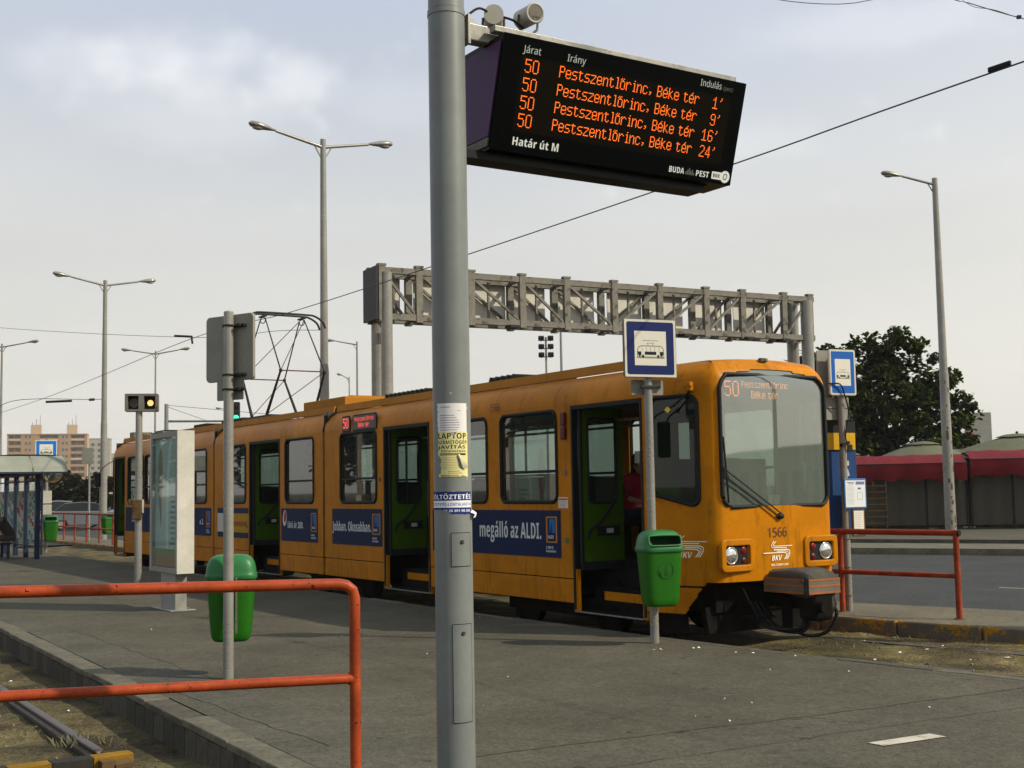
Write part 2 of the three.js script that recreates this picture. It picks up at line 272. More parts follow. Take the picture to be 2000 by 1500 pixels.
// platform asphalt: older brown pour with newer grey strips along the left kerb and across the near end
const tone = (p, s) => {
  const n = fbm3(p * 0.5, 0.3, s * 0.5, 3), m = fbm3(p * 2.2, 5.3, s * 2.2, 3), k = 1 + 0.3 * n + 0.2 * m;
  const strip = p < 4.05 - 0.02 * s && s > 6.3 ? 1 : 0, near = s < 6.32 + (p - 6) * -0.07 ? 1 : 0;
  return [k * (strip ? 1.02 : near ? 1.0 : 0.98), k * (strip ? 1.03 : near ? 1.0 : 0.965), k * (strip ? 1.05 : near ? 0.98 : 0.9)];
};
{
  const ss = srange(2.5, 46, 0.13, 0.6);
  const plat = struct('platform', sheet((s) => edgeL(s) + 0.205, (s) => edgeR(s) - 0.14, ss, 44, () => 0, tone), M.asphalt, { uv: true });
  struct('forecourt', sheet(() => -14, () => 24, srange(-12, 2.5, 0.4, 0.4), 60, () => 0, tone), M.asphalt, { uv: true });
  // under the edges
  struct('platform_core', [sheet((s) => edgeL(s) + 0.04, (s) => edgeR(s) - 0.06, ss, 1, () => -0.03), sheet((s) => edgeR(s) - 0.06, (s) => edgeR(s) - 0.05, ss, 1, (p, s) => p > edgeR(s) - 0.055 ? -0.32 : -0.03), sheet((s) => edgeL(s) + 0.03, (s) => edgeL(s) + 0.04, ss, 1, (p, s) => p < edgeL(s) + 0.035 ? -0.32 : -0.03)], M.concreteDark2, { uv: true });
  // kerb stones of the left edge, facing panels below them, edge stones on the tram side
  const stones = (parent, line, off, wid, top, deep, a, b, len, mats, name, far) => {
    const rest = [];
    for (let s = a; s < b; s += len) {
      const p0 = line(s + 0.006), p1 = line(s + len - 0.006), q0 = W(p0 + off, s + 0.006), q1 = W(p1 + off, s + len - 0.006), y = top + rr(-0.006, 0.006);
      const d = q1.clone().sub(q0), g = rbx(d.length(), deep, wid, Math.min(0.012, wid / 4));
      xf(g, (q0.x + q1.x) / 2, y - deep / 2, (q0.z + q1.z) / 2, 0, Math.atan2(-d.z, d.x), 0);
      if (s < far) { const o = W((p0 + p1) / 2 + off, s + len / 2); part(name, g.translate(-o.x, 0, -o.z), mats[rnd() * mats.length | 0], parent, { at: [o.x, 0, o.z] }); } else rest.push(g);
    }
    if (rest.length) part(name + '_run', rest, mats[0], parent, { kind: 'stuff' });
  };
  stones(plat, edgeL, 0.1, 0.2, 0.004, 0.055, 3, 45, 1.0, [M.concrete, M.concrete, M.concreteDark], 'kerb_stone', 26);
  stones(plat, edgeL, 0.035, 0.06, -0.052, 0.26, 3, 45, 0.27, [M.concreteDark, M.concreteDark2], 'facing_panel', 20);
  stones(plat, edgeR, -0.07, 0.13, 0.004, 0.2, 3.2, 45, 1.0, [M.concrete, M.concreteDark], 'edge_stone', 24);
  // tarred joints in the asphalt
  const seam = (a, b, w, n, wob) => { const r = [[], []]; for (let k = 0; k <= n; k++) { const t = k / n, x = lerp(a[0], b[0], t), z = lerp(a[1], b[1], t), dx = b[0] - a[0], dz = b[1] - a[1], l = Math.hypot(dx, dz), o = wob * fbm3(x * 2.1, 1.1, z * 2.1, 3), h = w * (0.35 + 0.65 * Math.abs(fbm3(x * 5, 7, z * 5, 2)) * 2.2) / 2; r[0].push(V(x - dz / l * (o + h), 0.003, -(z + dx / l * (o + h)))); r[1].push(V(x - dz / l * (o - h), 0.003, -(z + dx / l * (o - h)))); } return skin(r, false); };
  part('tar_joint', seam([-0.42, 7.66], [1.99, 8.83], 0.022, 60, 0.08), M.tar, plat);
  part('tar_joint', seam([1.99, 8.83], [4.0, 9.9], 0.02, 50, 0.06), M.tar, plat);
  part('tar_joint', seam([0.5, 7.35], [4.1, 9.35], 0.012, 80, 0.08), M.tar, plat);
  part('tar_joint', seam([1.99, 8.83], [2.35, 8.5], 0.014, 12, 0.05), M.tar, plat);
  part('tar_joint', seam([-5.4, 15.4], [-2.2, 10.4], 0.012, 70, 0.1), M.tar, plat);
  part('tar_joint', seam([-3.0, 10.7], [-1.2, 8.1], 0.014, 40, 0.1), M.tar, plat);
  part('tar_joint', seam([2.2, 12.0], [4.2, 9.95], 0.01, 50, 0.06), M.tar, plat);
  // painted bar on the crossing
  const mk = new THREE.ShapeGeometry(poly([[2.155, 7.9], [2.616, 8.149], [2.687, 8.043], [2.221, 7.801]])).rotateX(-PI / 2).translate(0, 0.005, 0);
  part('painted_bar', mk, M.white, plat);
}
// track beds
const rough = (p, s) => -0.235 + 0.055 * fbm3(p * 1.7, 3.3, s * 1.7, 4) + 0.02 * fbm3(p * 7, 1.3, s * 7, 2);
const soil = (p, s) => { const k = 1 + 0.9 * fbm3(p * 1.1 + 4, 8.8, s * 0.9, 4), g = sstep(0.02, 0.3, fbm3(p * 0.8, 2.2, s * 0.6 + 9, 3)); return [k * lerp(0.95, 0.62, g), k * lerp(0.95, 0.66, g), k * lerp(0.92, 0.5, g)]; };
struct('track_bed', sheet(() => -9, (s) => edgeL(s) + 0.05, srange(2.4, 60, 0.1, 0.9), 110, rough, soil), M.dirt, { uv: true });
struct('track_bed', sheet((s) => edgeR(s) - 0.08, (s) => isleL(s) + 0.1, srange(2.4, 60, 0.1, 0.9), 34, (p, s) => rough(p, s) + 0.075, (p, s) => { const c = soil(p, s); return [c[0] * 1.3, c[1] * 1.25, c[2] * 1.15]; }), M.dirt, { uv: true });
function rail(line, a, b) {
  const prof = [[-0.065, 0], [-0.012, 0.02], [-0.012, 0.045], [-0.034, 0.05], [-0.034, 0.075], [-0.024, 0.083], [0.024, 0.083], [0.034, 0.075], [0.034, 0.05], [0.012, 0.045], [0.012, 0.02], [0.065, 0]];
  const rings = []; for (let s = a; s <= b; s += s < 16 ? 0.4 : 2) rings.push(prof.map(([o, y]) => W(line(s) + o, s, -0.235 + y)));
  return skin(rings.map((r) => r.slice().reverse()), true, null, true, true);
}
struct('tram_rail', rail(farRail, 3, 70), M.steel);
struct('tram_rail', rail((s) => farRail(s) - 1.435, 3, 70), M.steel);
struct('siding_rail', rail((s) => 2.38 + 0.02 * (s - 10) * 0.3, 9.1, 70), M.steel);
struct('siding_rail', rail((s) => 0.94 + 0.02 * (s - 10) * 0.3, 9.1, 70), M.steel);
// island between the tram track and the road
{
  const ss = srange(3, 90, 0.3, 1.5);
  const isle = struct('traffic_island', sheet((s) => isleL(s) + 0.12, (s) => isleR(s), ss, 6, () => 0, (p, s) => { const k = 1.55 + 0.5 * fbm3(p, 4, s, 3); return [k, k * 0.97, k * 0.9]; }), M.asphalt, { uv: true });
  part('island_core', [sheet((s) => isleR(s), (s) => isleR(s) + 0.01, ss, 1, (p, s) => p > isleR(s) + 0.005 ? -0.3 : 0), sheet((s) => isleL(s) + 0.05, (s) => isleL(s) + 0.13, ss, 1, () => -0.02)], M.concrete, isle, { uv: true });
  const rest = [];
  for (let s = 4; s < 88; s++) {
    const q0 = W(isleL(s + 0.006) + 0.06, s + 0.006), q1 = W(isleL(s + 0.994) + 0.06, s + 0.994), d = q1.clone().sub(q0), g = rbx(d.length(), 0.3, 0.13, 0.025);
    xf(g, 0, -0.148 + rr(-0.008, 0.008), 0, 0, Math.atan2(-d.z, d.x), 0);
    const c = q0.clone().add(q1).multiplyScalar(0.5);
    if (s < 48) part('yellow_kerb_stone', g, M.yellowKerb, isle, { at: [c.x, 0, c.z] }); else rest.push(g.translate(c.x, 0, c.z));
  }
  part('yellow_kerb_run', rest, M.yellowKerb, isle, { kind: 'stuff' });
}
// far side of the road: verge, service lane and pavement in front of the stalls
{
  const U = (m, n, y) => V(8 + m * 0.864 + n * 0.504, y, -(30.6 - m * 0.504 + n * 0.864));
  const strip = (n0, n1, y0, y1) => skin([[U(-14, n0, y0), U(60, n0, y0)], [U(-14, n1, y1), U(60, n1, y1)]].map((r) => r.reverse()), false);
  struct('verge', [strip(0, 0.02, -0.12, 0.05), strip(0.02, 2.5, 0.05, 0.05), strip(2.5, 2.52, 0.05, -0.1)], M.concrete);
  struct('service_lane', strip(2.5, 4.8, -0.05, -0.05), M.road);
  struct('pavement', [strip(4.78, 4.8, -0.1, 0.05), strip(4.8, 40, 0.05, 0.05)], M.concreteDark);
  const line = (a, b, w) => { const d = b.clone().sub(a).normalize(), n = V(-d.z, 0, d.x).multiplyScalar(w / 2); return skin([[a.clone().add(n), b.clone().add(n)], [a.clone().sub(n), b.clone().sub(n)]], false); };
  struct('lane_marking', line(V(7.0, -0.095, -24.2), V(8.0, -0.095, -23.15), 0.11), M.white);
  struct('lane_marking', line(V(7.7, -0.095, -20.2), V(9.6, -0.095, -18.6), 0.06), M.white);
}
// loose stones, weeds and paper scraps on the beds
{
  const g = new THREE.IcosahedronGeometry(1, 0), im = new THREE.InstancedMesh(g, std('bed_stone', [0.14, 0.125, 0.09], 0.95), 3600), m = new THREE.Matrix4();
  for (let i = 0; i < 3600; i++) { const left = i < 2700, s = left ? rr(4.5, 22) : rr(4, 13), p = left ? rr(-5, 2.9) : rr(edgeR(s), isleL(s)), r = rr(0.003, 0.014) * (rnd() < 0.04 ? 1.8 : 1), v = W(p, s, rough(p, s) + (left ? 0 : 0.075) + r * 0.3); m.compose(v, new THREE.Quaternion().setFromEuler(new THREE.Euler(rr(0, 6), rr(0, 6), rr(0, 6))), V(r * rr(0.7, 1.4), r * rr(0.5, 0.9), r)); im.setMatrixAt(i, m); const k = rr(0.6, 1.5); im.setColorAt(i, L(k, k * 0.97, k * 0.9)); }
  im.name = 'loose_stones'; im.userData = { kind: 'stuff', label: 'small loose stones scattered over the dirt track beds', category: 'stones' }; im.castShadow = im.receiveShadow = true; scene.add(im);
  const scraps = [];
  const scrap = (p, s, y, k = 1) => { const n = 5 + (rnd() * 3 | 0), a0 = rr(0, 6), q = []; for (let i = 0; i < n; i++) { const a = a0 + i / n * 2 * PI, r = k * rr(0.012, 0.03); q.push(V(Math.cos(a) * r, rr(0.003, 0.014), Math.sin(a) * r * 0.7)); } return skin([q, q.map((v) => v.clone().multiplyScalar(0.2).setY(rr(0.008, 0.02)))], true, null, false, true).translate(...W(p, s, y).toArray()); };
  for (let i = 0; i < 46; i++) { const s = rr(7.5, 16), p = rr(-1.5, 2.8); scraps.push(scrap(p, s, rough(p, s), rr(0.5, 1.1))); }
  for (let i = 0; i < 16; i++) { const s = rr(5, 10.5), p = rr(edgeR(s) + 0.3, isleL(s) - 0.1); scraps.push(scrap(p, s, rough(p, s) + 0.075, rr(0.6, 1.2))); }
  for (let i = 0; i < 14; i++) { const s = rr(6, 16), p = rr(3.4, 8.4); scraps.push(scrap(p, s, -0.004, rr(0.15, 0.42))); }
  for (const [x, z] of [[1.35, 12.5], [1.42, 12.55], [1.75, 12.6], [1.8, 12.62], [2.1, 12.2], [2.25, 12.15], [2.6, 11.9]]) { const p = x * DZ - z * DX, s = x * DX + z * DZ; scraps.push(scrap(p, s, -0.003, 0.75)); }
  const pm = part('paper_scraps', scraps, std('litter_paper', [0.62, 0.6, 0.55], 0.9, { side: THREE.DoubleSide }), scene); pm.userData = { kind: 'stuff', label: 'small pale paper scraps and cigarette ends littering the ground', category: 'litter' };
  const blades = [];
  const tuft = (p, s, y, n, h) => { for (let i = 0; i < n; i++) { const b = W(p + rr(-0.1, 0.1), s + rr(-0.1, 0.1), y), a = rr(0, 6.28), l = h * rr(0.5, 1.2), t = V(Math.cos(a) * l * rr(0.3, 1.1), l, Math.sin(a) * l * rr(0.3, 1.1)), w = 0.006, c = V(-Math.sin(a) * w, 0, Math.cos(a) * w); blades.push(skin([[b.clone().add(c), b.clone().sub(c)], [b.clone().addScaledVector(t, 0.55).add(c.clone().multiplyScalar(0.7)), b.clone().addScaledVector(t, 0.55).sub(c.clone().multiplyScalar(0.7))], [b.clone().add(t).setY(y + l * 0.8), b.clone().add(t).setY(y + l * 0.8).add(c.clone().multiplyScalar(0.1))]], false)); } };
  for (let i = 0; i < 90; i++) { const s = rr(7, 24), p = rr(-3, 2.75); tuft(p, s, rough(p, s), 6, 0.07); }
  for (let i = 0; i < 26; i++) { const s = rr(5.5, 11), p = isleL(s) - rr(0.02, 0.15); tuft(p, s, rough(p, s) + 0.04, 7, 0.08); }
  for (let i = 0; i < 7; i++) tuft(2.42 + rr(-0.3, 0.2), 9.55 + rr(-0.2, 0.2), -0.2, 8, 0.09);
  const wm = part('dry_weeds', blades, std('dry_weed', [0.13, 0.12, 0.06], 0.9, { side: THREE.DoubleSide }), scene); wm.userData = { kind: 'stuff', label: 'dry straw coloured weeds sprouting from the track beds', category: 'weeds' };
}
// buffer beam across the end of the siding
{
  const c = W(1.5, 8.86, -0.25), t = thing('buffer_beam', 'black and yellow striped wooden beam lying across the rail ends', 'beam', c, TH);
  const yel = std('beam_yellow', [0.27, 0.15, 0.01], 0.85, { map: tWorn }), blk = std('beam_black', [0.03, 0.032, 0.028], 0.85, { map: tWorn });
  for (let k = 0; k < 8; k++) part('painted_block', rbx(0.13, 0.1, 0.268, 0.006, 0, 0.05, -0.99 + k * 0.27), k % 2 ? yel : blk, t);
  part('end_bracket', [box(0.09, 0.09, 0.09, -0.12, 0.04, 0.84), box(0.08, 0.03, 0.14, -0.12, 0.05, 0.94, 0, 0.3, 0.2)], M.brown, t);
}

// ================= THE TRAM =================
// tram frame: x from the front end backwards, y up from the platform, z from the platform side inwards
const TW = 2.3, GUT = 2.925;
const shoulder = [[0, 2.62], [0.006, 2.68], [0.028, 2.75], [0.07, 2.82], [0.125, 2.875], [0.2, GUT]];
// 5 x 9 dot glyphs for the light-dot displays
const GLYPH = {
  'e': '...........###.#...##...#######....#...#.###.', 'é': '...#...#...###.#...##...#######....#...#.###.', 's': '...........#####....#.....###.....#....#####.', 't': '......#...####..#....#....#....#....#..#..##.', 'z': '..........#####....#...#...#...#...#....#####', 'n': '..........#.##.##..##...##...##...##...##...#', 'l': '.##....#....#....#....#....#....#....#...###.', 'ő': '.#.#.#.#...###.#...##...##...##...##...#.###.', 'r': '..........#.##.##..##....#....#....#....#....', 'i': '..#........##....#....#....#....#....#...###.', 'c': '...........###.#...##....#....#....#...#.###.', 'k': '#....#....#..#.#.#..##...##...#.#..#..#.#...#', ',': '...............................##....#...#...', "'": '..#....#...#.................................', 'P': '####.#...##...##...#####.#....#....#....#....', 'B': '####.#...##...##...#####.#...##...##...#####.', '0': '.###.#...##...##...##...##...##...##...#.###.', '1': '..#...##..#.#....#....#....#....#....#..#####', '2': '.###.#...#....#....#...#...#...#...#....#####', '4': '...#...##...##..#.#..#.#.#..#.#####...#....#.', '5': '######....#....####.....#....#....##...#.###.', '6': '.###.#...##....#....####.#...##...##...#.###.', '9': '.###.#...##...##...#.####....#....##...#.###.', ' ': '',
};
function dots(x, text, ox, oy, pitch, r, color, rows = 9) {
  x.fillStyle = color; let cx = ox;
  for (const ch of text) { const g = GLYPH[ch] ?? ''; for (let k = 0; k < g.length; k++) if (g[k] === '#' && (k / 5 | 0) < rows) { x.beginPath(); x.arc(cx + (k % 5) * pitch, oy + (k / 5 | 0) * pitch, r, 0, 7); x.fill(); } cx += (ch === ' ' ? 4 : "il',".includes(ch) ? 5 : 6) * pitch; }
  return cx;
}
const tram = thing('tram', 'yellow articulated tram with open green doors standing at the platform', 'tram', W(8.75, 10, 0), TH);
{
  // ---- end cabs: shell swept along the tapered plan, with real openings ----
  const half = [[0.88, 0], [0.7, 0.045], [0.45, 0.125], [0.22, 0.215], [0.13, 0.262], [0.075, 0.315], [0.045, 0.4], [0.018, 0.7]], plan = new THREE.CatmullRomCurve3([...half.map(([x, z]) => V(x, 0, z)), V(0, 0, 1.15), ...half.slice().reverse().map(([x, z]) => V(x, 0, TW - z))], false, 'catmullrom', 0.5);
  const NA = 190, P = plan.getSpacedPoints(NA), N = P.map((_, i) => { const a = P[Math.max(0, i - 1)], b = P[Math.min(NA, i + 1)], d = b.clone().sub(a).normalize(); return V(d.z, 0, -d.x); });
  const inset = (y) => { if (y <= 2.62) return 0; for (let k = 1; k < shoulder.length; k++) if (y <= shoulder[k][1]) return lerp(shoulder[k - 1][0], shoulder[k][0], (y - shoulder[k - 1][1]) / (shoulder[k][1] - shoulder[k - 1][1])); return 0.2; };
  const sp = (i, y, deep = 0) => { const a = Math.floor(i), f = i - a, p = P[a].clone().lerp(P[Math.min(NA, a + 1)], f), n = N[a].clone().lerp(N[Math.min(NA, a + 1)], f).normalize(), crown = 0.065 * (1 - ((p.z - 1.15) / 1.15) ** 2) * sstep(2.3, 2.9, y) * sstep(1, 0.1, p.x); p.addScaledVector(n, inset(y) * 0.9 + deep); p.y = y + crown; return p; };
  const iz = (z) => { let i = 0; while (i < NA - 1 && P[i + 1].z < z) i++; return i + (z - P[i].z) / (P[i + 1].z - P[i].z); };
  const ixL = (x) => { let i = 0; while (i < NA / 2 && P[i + 1].x > x) i++; return i + (P[i].x - x) / (P[i].x - P[i + 1].x); };
  const rbox = (u, v, a, b, r) => { const x = Math.abs(u) - a + r, y = Math.abs(v) - b + r; return Math.hypot(Math.max(x, 0), Math.max(y, 0)) + Math.min(Math.max(x, y), 0) - r; };
  const wsTop = (b) => 2.735 + 0.075 * (1 - (b / 0.8) ** 2), wsUV = (z, y) => { const b = z - 1.15; return [b / 0.79 * 0.8, (y - 1.37) / (wsTop(b) - 1.37) * 1.4 - 0.7]; }, wsXY = (u, v) => { const b = u / 0.8 * 0.79; return [b + 1.15, 1.37 + (v + 0.7) / 1.4 * (wsTop(b) - 1.37)]; };
  const swBot = (x) => 1.38 + (x - 0.24) / 0.58 * 0.15, swUV = (x, y) => [(x - 0.53) / 0.29 * 0.3, (y - swBot(x)) / (2.57 - swBot(x)) * 1.1 - 0.55], swXY = (u, v) => { const x = 0.53 + u / 0.3 * 0.29; return [x, swBot(x) + (v + 0.55) / 1.1 * (2.57 - swBot(x))]; };
  const ys = []; for (let y = 0.24; y < GUT - 0.001; y += 0.0199) ys.push(y); ys.push(GUT);
  const inWS = (p, y) => p.x < 0.09 && rbox(...wsUV(p.z, y), 0.8, 0.7, 0.14) < 0, inSW = (p, y) => p.x > 0.2 && p.x < 0.86 && rbox(...swUV(p.x, y), 0.3, 0.55, 0.1) < 0;
  const shell = skin(ys.map((y) => P.map((_, i) => sp(i, y))), false, (i, j) => {
    const p = P[i].clone().lerp(P[i + 1], 0.5), y = (ys[j] + ys[Math.min(ys.length - 1, j + 1)]) / 2, cut = p.x < 0.2 ? 0.57 : lerp(0.57, 0.24, Math.min(1, (p.x - 0.2) / 0.24));
    return y > cut && !(p.x > 0.2 && Math.abs(y - 0.525) < 0.01) && !inWS(p, y) && !inSW(p, y);
  });
  const rring = (a, b, r, n = 12) => { const o = []; for (const [cx, cy, a0] of [[a - r, b - r, 0], [-a + r, b - r, 1], [-a + r, -b + r, 2], [a - r, -b + r, 3]]) for (let k = 0; k <= n; k++) { const t = (a0 + k / n) * PI / 2; o.push([cx + r * Math.cos(t), cy + r * Math.sin(t)]); } return o; };
  const gasketWS = tube(rring(0.8, 0.7, 0.14, 6).map(([u, v]) => { const [z, y] = wsXY(u, v); return sp(iz(z), y, -0.004); }), 0.024, 160, 6, true, 0.2);
  const gasketSW = tube(rring(0.3, 0.55, 0.1, 5).map(([u, v]) => { const [x, y] = swXY(u, v); return sp(ixL(x), y, -0.004); }), 0.024, 120, 6, true, 0.2);
  const grid = (nu, nv, f, sd) => { const rings = []; for (let j = 0; j <= nv; j++) { const r = []; for (let i = 0; i <= nu; i++) r.push(f(i / nu * 2 - 1, j / nv * 2 - 1)); rings.push(r); } return skin(rings, false, (i, j) => sd((i + 0.5) / nu * 2 - 1, (j + 0.5) / nv * 2 - 1) < 0.012); };
  const paneWS = grid(60, 50, (u, v) => { const [z, y] = wsXY(u * 0.8, v * 0.7); return sp(iz(z), y, 0.012); }, (u, v) => rbox(u * 0.8, v * 0.7, 0.8, 0.7, 0.14));
  const paneSW = grid(30, 40, (u, v) => { const [x, y] = swXY(u * 0.3, v * 0.55); return sp(ixL(x), y, 0.012); }, (u, v) => rbox(u * 0.3, v * 0.55, 0.3, 0.55, 0.1));
  // roof cap of the cab: rings shrinking towards the middle of the roof end
  const rim = P.map((_, i) => sp(i, GUT)), capRings = [0, 0.08, 0.2, 0.4, 0.7, 1].map((t) => rim.map((q) => V(lerp(q.x, 0.9, t * 0.999), lerp(q.y, 3.0 - 0.07 * ((q.z - 1.15) / 1.15) ** 2, Math.sqrt(t)), q.z)));
  const capGeo = skin(capRings, false);
  const mirrorZ = (g) => { const q = g.clone(); q.scale(1, 1, -1).translate(0, 0, TW); if (q.index) { const a = q.index.array; for (let i = 0; i < a.length; i += 3) { const t = a[i]; a[i] = a[i + 1]; a[i + 1] = t; } } q.computeVertexNormals(); return q; };
  const cab = (front) => {
    const m = front ? (g) => g : (g) => { const q = g.clone(); q.rotateY(PI).translate(23.15, 0, TW); return q; };
    const sh = part('cab_shell', m(shell), M.orange, tram);
    part('cab_roof', m(capGeo), M.orangeRoof, sh);
    const ws = part('windshield', m(gasketWS), M.black, tram); part('pane', m(paneWS), M.windshield, ws);
    for (const g of [(q) => q, mirrorZ]) { const cw = part('cab_window', m(g(gasketSW)), M.black, tram); part('pane', m(g(paneSW)), M.glassDark, cw); }
  };
  cab(true); cab(false);
  // headlamp units, with lamp and tail lights behind a rounded bezel
  for (const [zc, sgn] of [[0.5, 1], [1.74, -1]]) {
    const bx = sp(iz(zc), 0.86).x - 0.012, ang = zc < 1 ? 0.045 : -0.045;
    const lamp = part('headlamp_unit', ext((() => { const s = rrect(-0.235, -0.16, 0.47, 0.32, 0.055); s.holes.push(rrect(-0.19, -0.115, 0.38, 0.23, 0.035, THREE.Path)); return s; })(), 0.03, { bevelEnabled: true, bevelSize: 0.012, bevelThickness: 0.012, bevelSegments: 2 }).rotateY(-PI / 2), M.orange, tram, { at: [bx, 0.86, zc], ry: ang });
    part('lamp_recess', box(0.005, 0.25, 0.4, -0.006, 0, 0), M.black, lamp);
    const lens = (r) => new THREE.SphereGeometry(r, 20, 10, 0, 2 * PI, 0, PI / 2).scale(1, 0.42, 1).rotateZ(PI / 2);
    part('headlight', [lens(0.085).translate(-0.01, 0, -0.085 * sgn), new THREE.TorusGeometry(0.088, 0.008, 6, 24).rotateY(PI / 2).translate(-0.014, 0, -0.085 * sgn)], M.chrome, lamp);
    part('tail_light', lens(0.042).translate(-0.01, 0.05, 0.105 * sgn), M.redLit, lamp, { label: 'lit red tail light' });
    part('indicator_light', lens(0.036).translate(-0.01, -0.06, 0.105 * sgn), M.redLamp, lamp);
  }
  // lettering on the nose
  const mark = (txt, w, h, color, bold = true) => new THREE.MeshStandardMaterial({ name: 'lettering', map: canvasTex(w, h, (x) => { x.clearRect(0, 0, w, h); x.fillStyle = color; x.font = (bold ? 'bold ' : '') + (h * 0.98 | 0) + 'px sans-serif'; x.textBaseline = 'middle'; x.textAlign = 'center'; const tw = x.measureText(txt).width; x.translate(w / 2, h * 0.53); x.scale(Math.min(1, w * 0.98 / tw), 1); x.fillText(txt, 0, 0); }), transparent: true, roughness: 0.6 });
  const numMat = mark('1566', 256, 128, '#3a1606', false);
  const onNose = (w, h, z, y) => new THREE.PlaneGeometry(w, h).rotateY(-PI / 2).translate(sp(iz(z), y).x - 0.006, y, z);
  part('fleet_number', onNose(0.3, 0.145, 1.09, 1.09), numMat, tram, { uv: true });
  const logo = (x, w, h) => { // operator emblem: sweeping white lines above the initials
    x.clearRect(0, 0, w, h); x.strokeStyle = x.fillStyle = '#e9dfc2'; x.lineCap = 'butt'; const s = w / 200;
    const st = (lw, f) => { x.lineWidth = lw * s; x.beginPath(); f(); x.stroke(); }, m = (a, b) => x.moveTo(a * s, b * s), q = (a, b, c, d, e, f) => x.bezierCurveTo(a * s, b * s, c * s, d * s, e * s, f * s), l = (a, b) => x.lineTo(a * s, b * s);
    st(4, () => { m(198, 26); l(92, 26); q(60, 26, 62, 18, 90, 2); }); st(4, () => { m(160, 34); l(80, 34); q(48, 34, 50, 22, 74, 0); });
    st(5, () => { m(2, 58); l(120, 58); q(165, 58, 168, 66, 140, 92); }); st(5, () => { m(70, 44); l(150, 44); q(190, 44, 186, 62, 160, 92); }); st(4, () => { m(90, 51); l(140, 51); q(176, 52, 176, 62, 150, 92); });
    x.font = 'italic bold ' + (36 * s | 0) + 'px sans-serif'; x.fillText('BKV', 52 * s, 96 * s);
    if (h > w * 0.55) { x.font = 'bold ' + (14 * s | 0) + 'px sans-serif'; x.fillText('MEG TÖBBEN LÁBC', 50 * s, 122 * s, 120 * s); }
  };
  const logoA = new THREE.MeshStandardMaterial({ name: 'emblem', map: canvasTex(400, 260, logo), transparent: true, roughness: 0.6 }), logoB = new THREE.MeshStandardMaterial({ name: 'emblem', map: canvasTex(400, 200, logo), transparent: true, roughness: 0.6 });
  part('emblem', onNose(0.44, 0.286, 1.09, 0.85), logoA, tram, { uv: true });
  { const a = sp(ixL(0.6), 0.98, -0.006), b = sp(ixL(0.2), 0.98, -0.006), d = b.clone().sub(a), g = new THREE.PlaneGeometry(0.5, 0.25).rotateY(Math.atan2(-d.z, d.x)).translate((a.x + b.x) / 2, 0.95, (a.z + b.z) / 2); part('emblem', g, logoB, tram, { uv: true }); }
  // wiper, roof lamp, indicator, mirror
  const wp = part('wiper', [bar(sp(iz(1.13), 1.29, -0.03), sp(iz(0.4), 1.76, -0.035), 0.012, 0.012), bar(sp(iz(1.1), 1.25, -0.03), sp(iz(0.37), 1.71, -0.035), 0.012, 0.012), bar(sp(iz(0.37), 1.8, -0.03), sp(iz(0.42), 1.66, -0.03), 0.016, 0.03), ball(0.035, ...sp(iz(1.13), 1.26, -0.02).toArray(), 1, 1, 1.4)], M.black, tram);
  part('wiper_blade', tube([sp(iz(0.385), 2.12, -0.012), sp(iz(0.4), 1.75, -0.03), sp(iz(0.43), 1.42, -0.012)], 0.011, 12, 5), M.black, wp);
  part('marker_lamp', rbx(0.06, 0.045, 0.11, 0.015, sp(iz(1.09), 2.9).x - 0.02, sp(iz(1.09), 2.88).y + 0.035, 1.09), M.galvDark, tram);
  { const q = sp(ixL(0.3), 2.66, -0.03); part('turn_signal', [rbx(0.07, 0.1, 0.06, 0.015, q.x, q.y, q.z), ball(0.02, q.x - 0.03, q.y + 0.01, q.z - 0.02), ball(0.02, q.x + 0.03, q.y + 0.01, q.z - 0.02)], M.orange, tram);
    const mr = part('rear_view_mirror', tube([V(q.x, q.y - 0.05, q.z), V(q.x + 0.16, 2.46, q.z - 0.12), V(q.x + 0.33, 2.36, q.z - 0.22), V(q.x + 0.38, 2.2, q.z - 0.24)], 0.011, 20, 6), M.black, tram);
    part('mirror_head', rbx(0.16, 0.4, 0.06, 0.025, q.x + 0.4, 2.12, q.z - 0.24, 0, -0.7, 0), M.black, mr); part('cable_tag', box(0.05, 0.05, 0.02, q.x + 0.2, 2.43, q.z - 0.15, 0.4, 0.3, 0.5), std('yellow_tag', [0.6, 0.45, 0.03], 0.6), mr); }
  { const mr = part('rear_view_mirror', tube([V(22.85, 2.55, 0.2), V(22.9, 2.4, -0.05), V(22.95, 2.2, -0.2)], 0.011, 12, 6), M.black, tram); part('mirror_head', rbx(0.16, 0.36, 0.06, 0.025, 22.97, 2.03, -0.22, 0, 0.6, 0), M.black, mr); }
  // destination display and driver's desk behind the windshield
  const ledMat = (w, h, draw, bg = '#14161a') => { const t = canvasTex(w, h, (x) => { x.fillStyle = bg; x.fillRect(0, 0, w, h); draw(x); }), e = canvasTex(w, h, (x) => { x.fillStyle = '#000'; x.fillRect(0, 0, w, h); draw(x); }); return new THREE.MeshStandardMaterial({ name: 'led_panel', map: t, emissiveMap: e, emissive: L(1, 1, 1), emissiveIntensity: 2.6, roughness: 0.4 }); };
  const dest = ledMat(640, 150, (x) => { dots(x, '50', 70, 14, 11, 5, '#ff7a30'); dots(x, 'Pestszentlőrinc', 210, 10, 4.6, 2.3, '#ff8a48'); dots(x, 'Béke tér', 290, 72, 5.2, 2.6, '#ff8a48'); });
  const db = part('destination_display', box(0.09, 0.3, 1.3, 0.165, 2.615, 0.98), M.dark, tram);
  dest.emissiveIntensity = 4;
  part('led_face', new THREE.PlaneGeometry(1.12, 0.262).rotateY(-PI / 2).translate(0.112, 2.62, 0.94), dest, db, { uv: true });
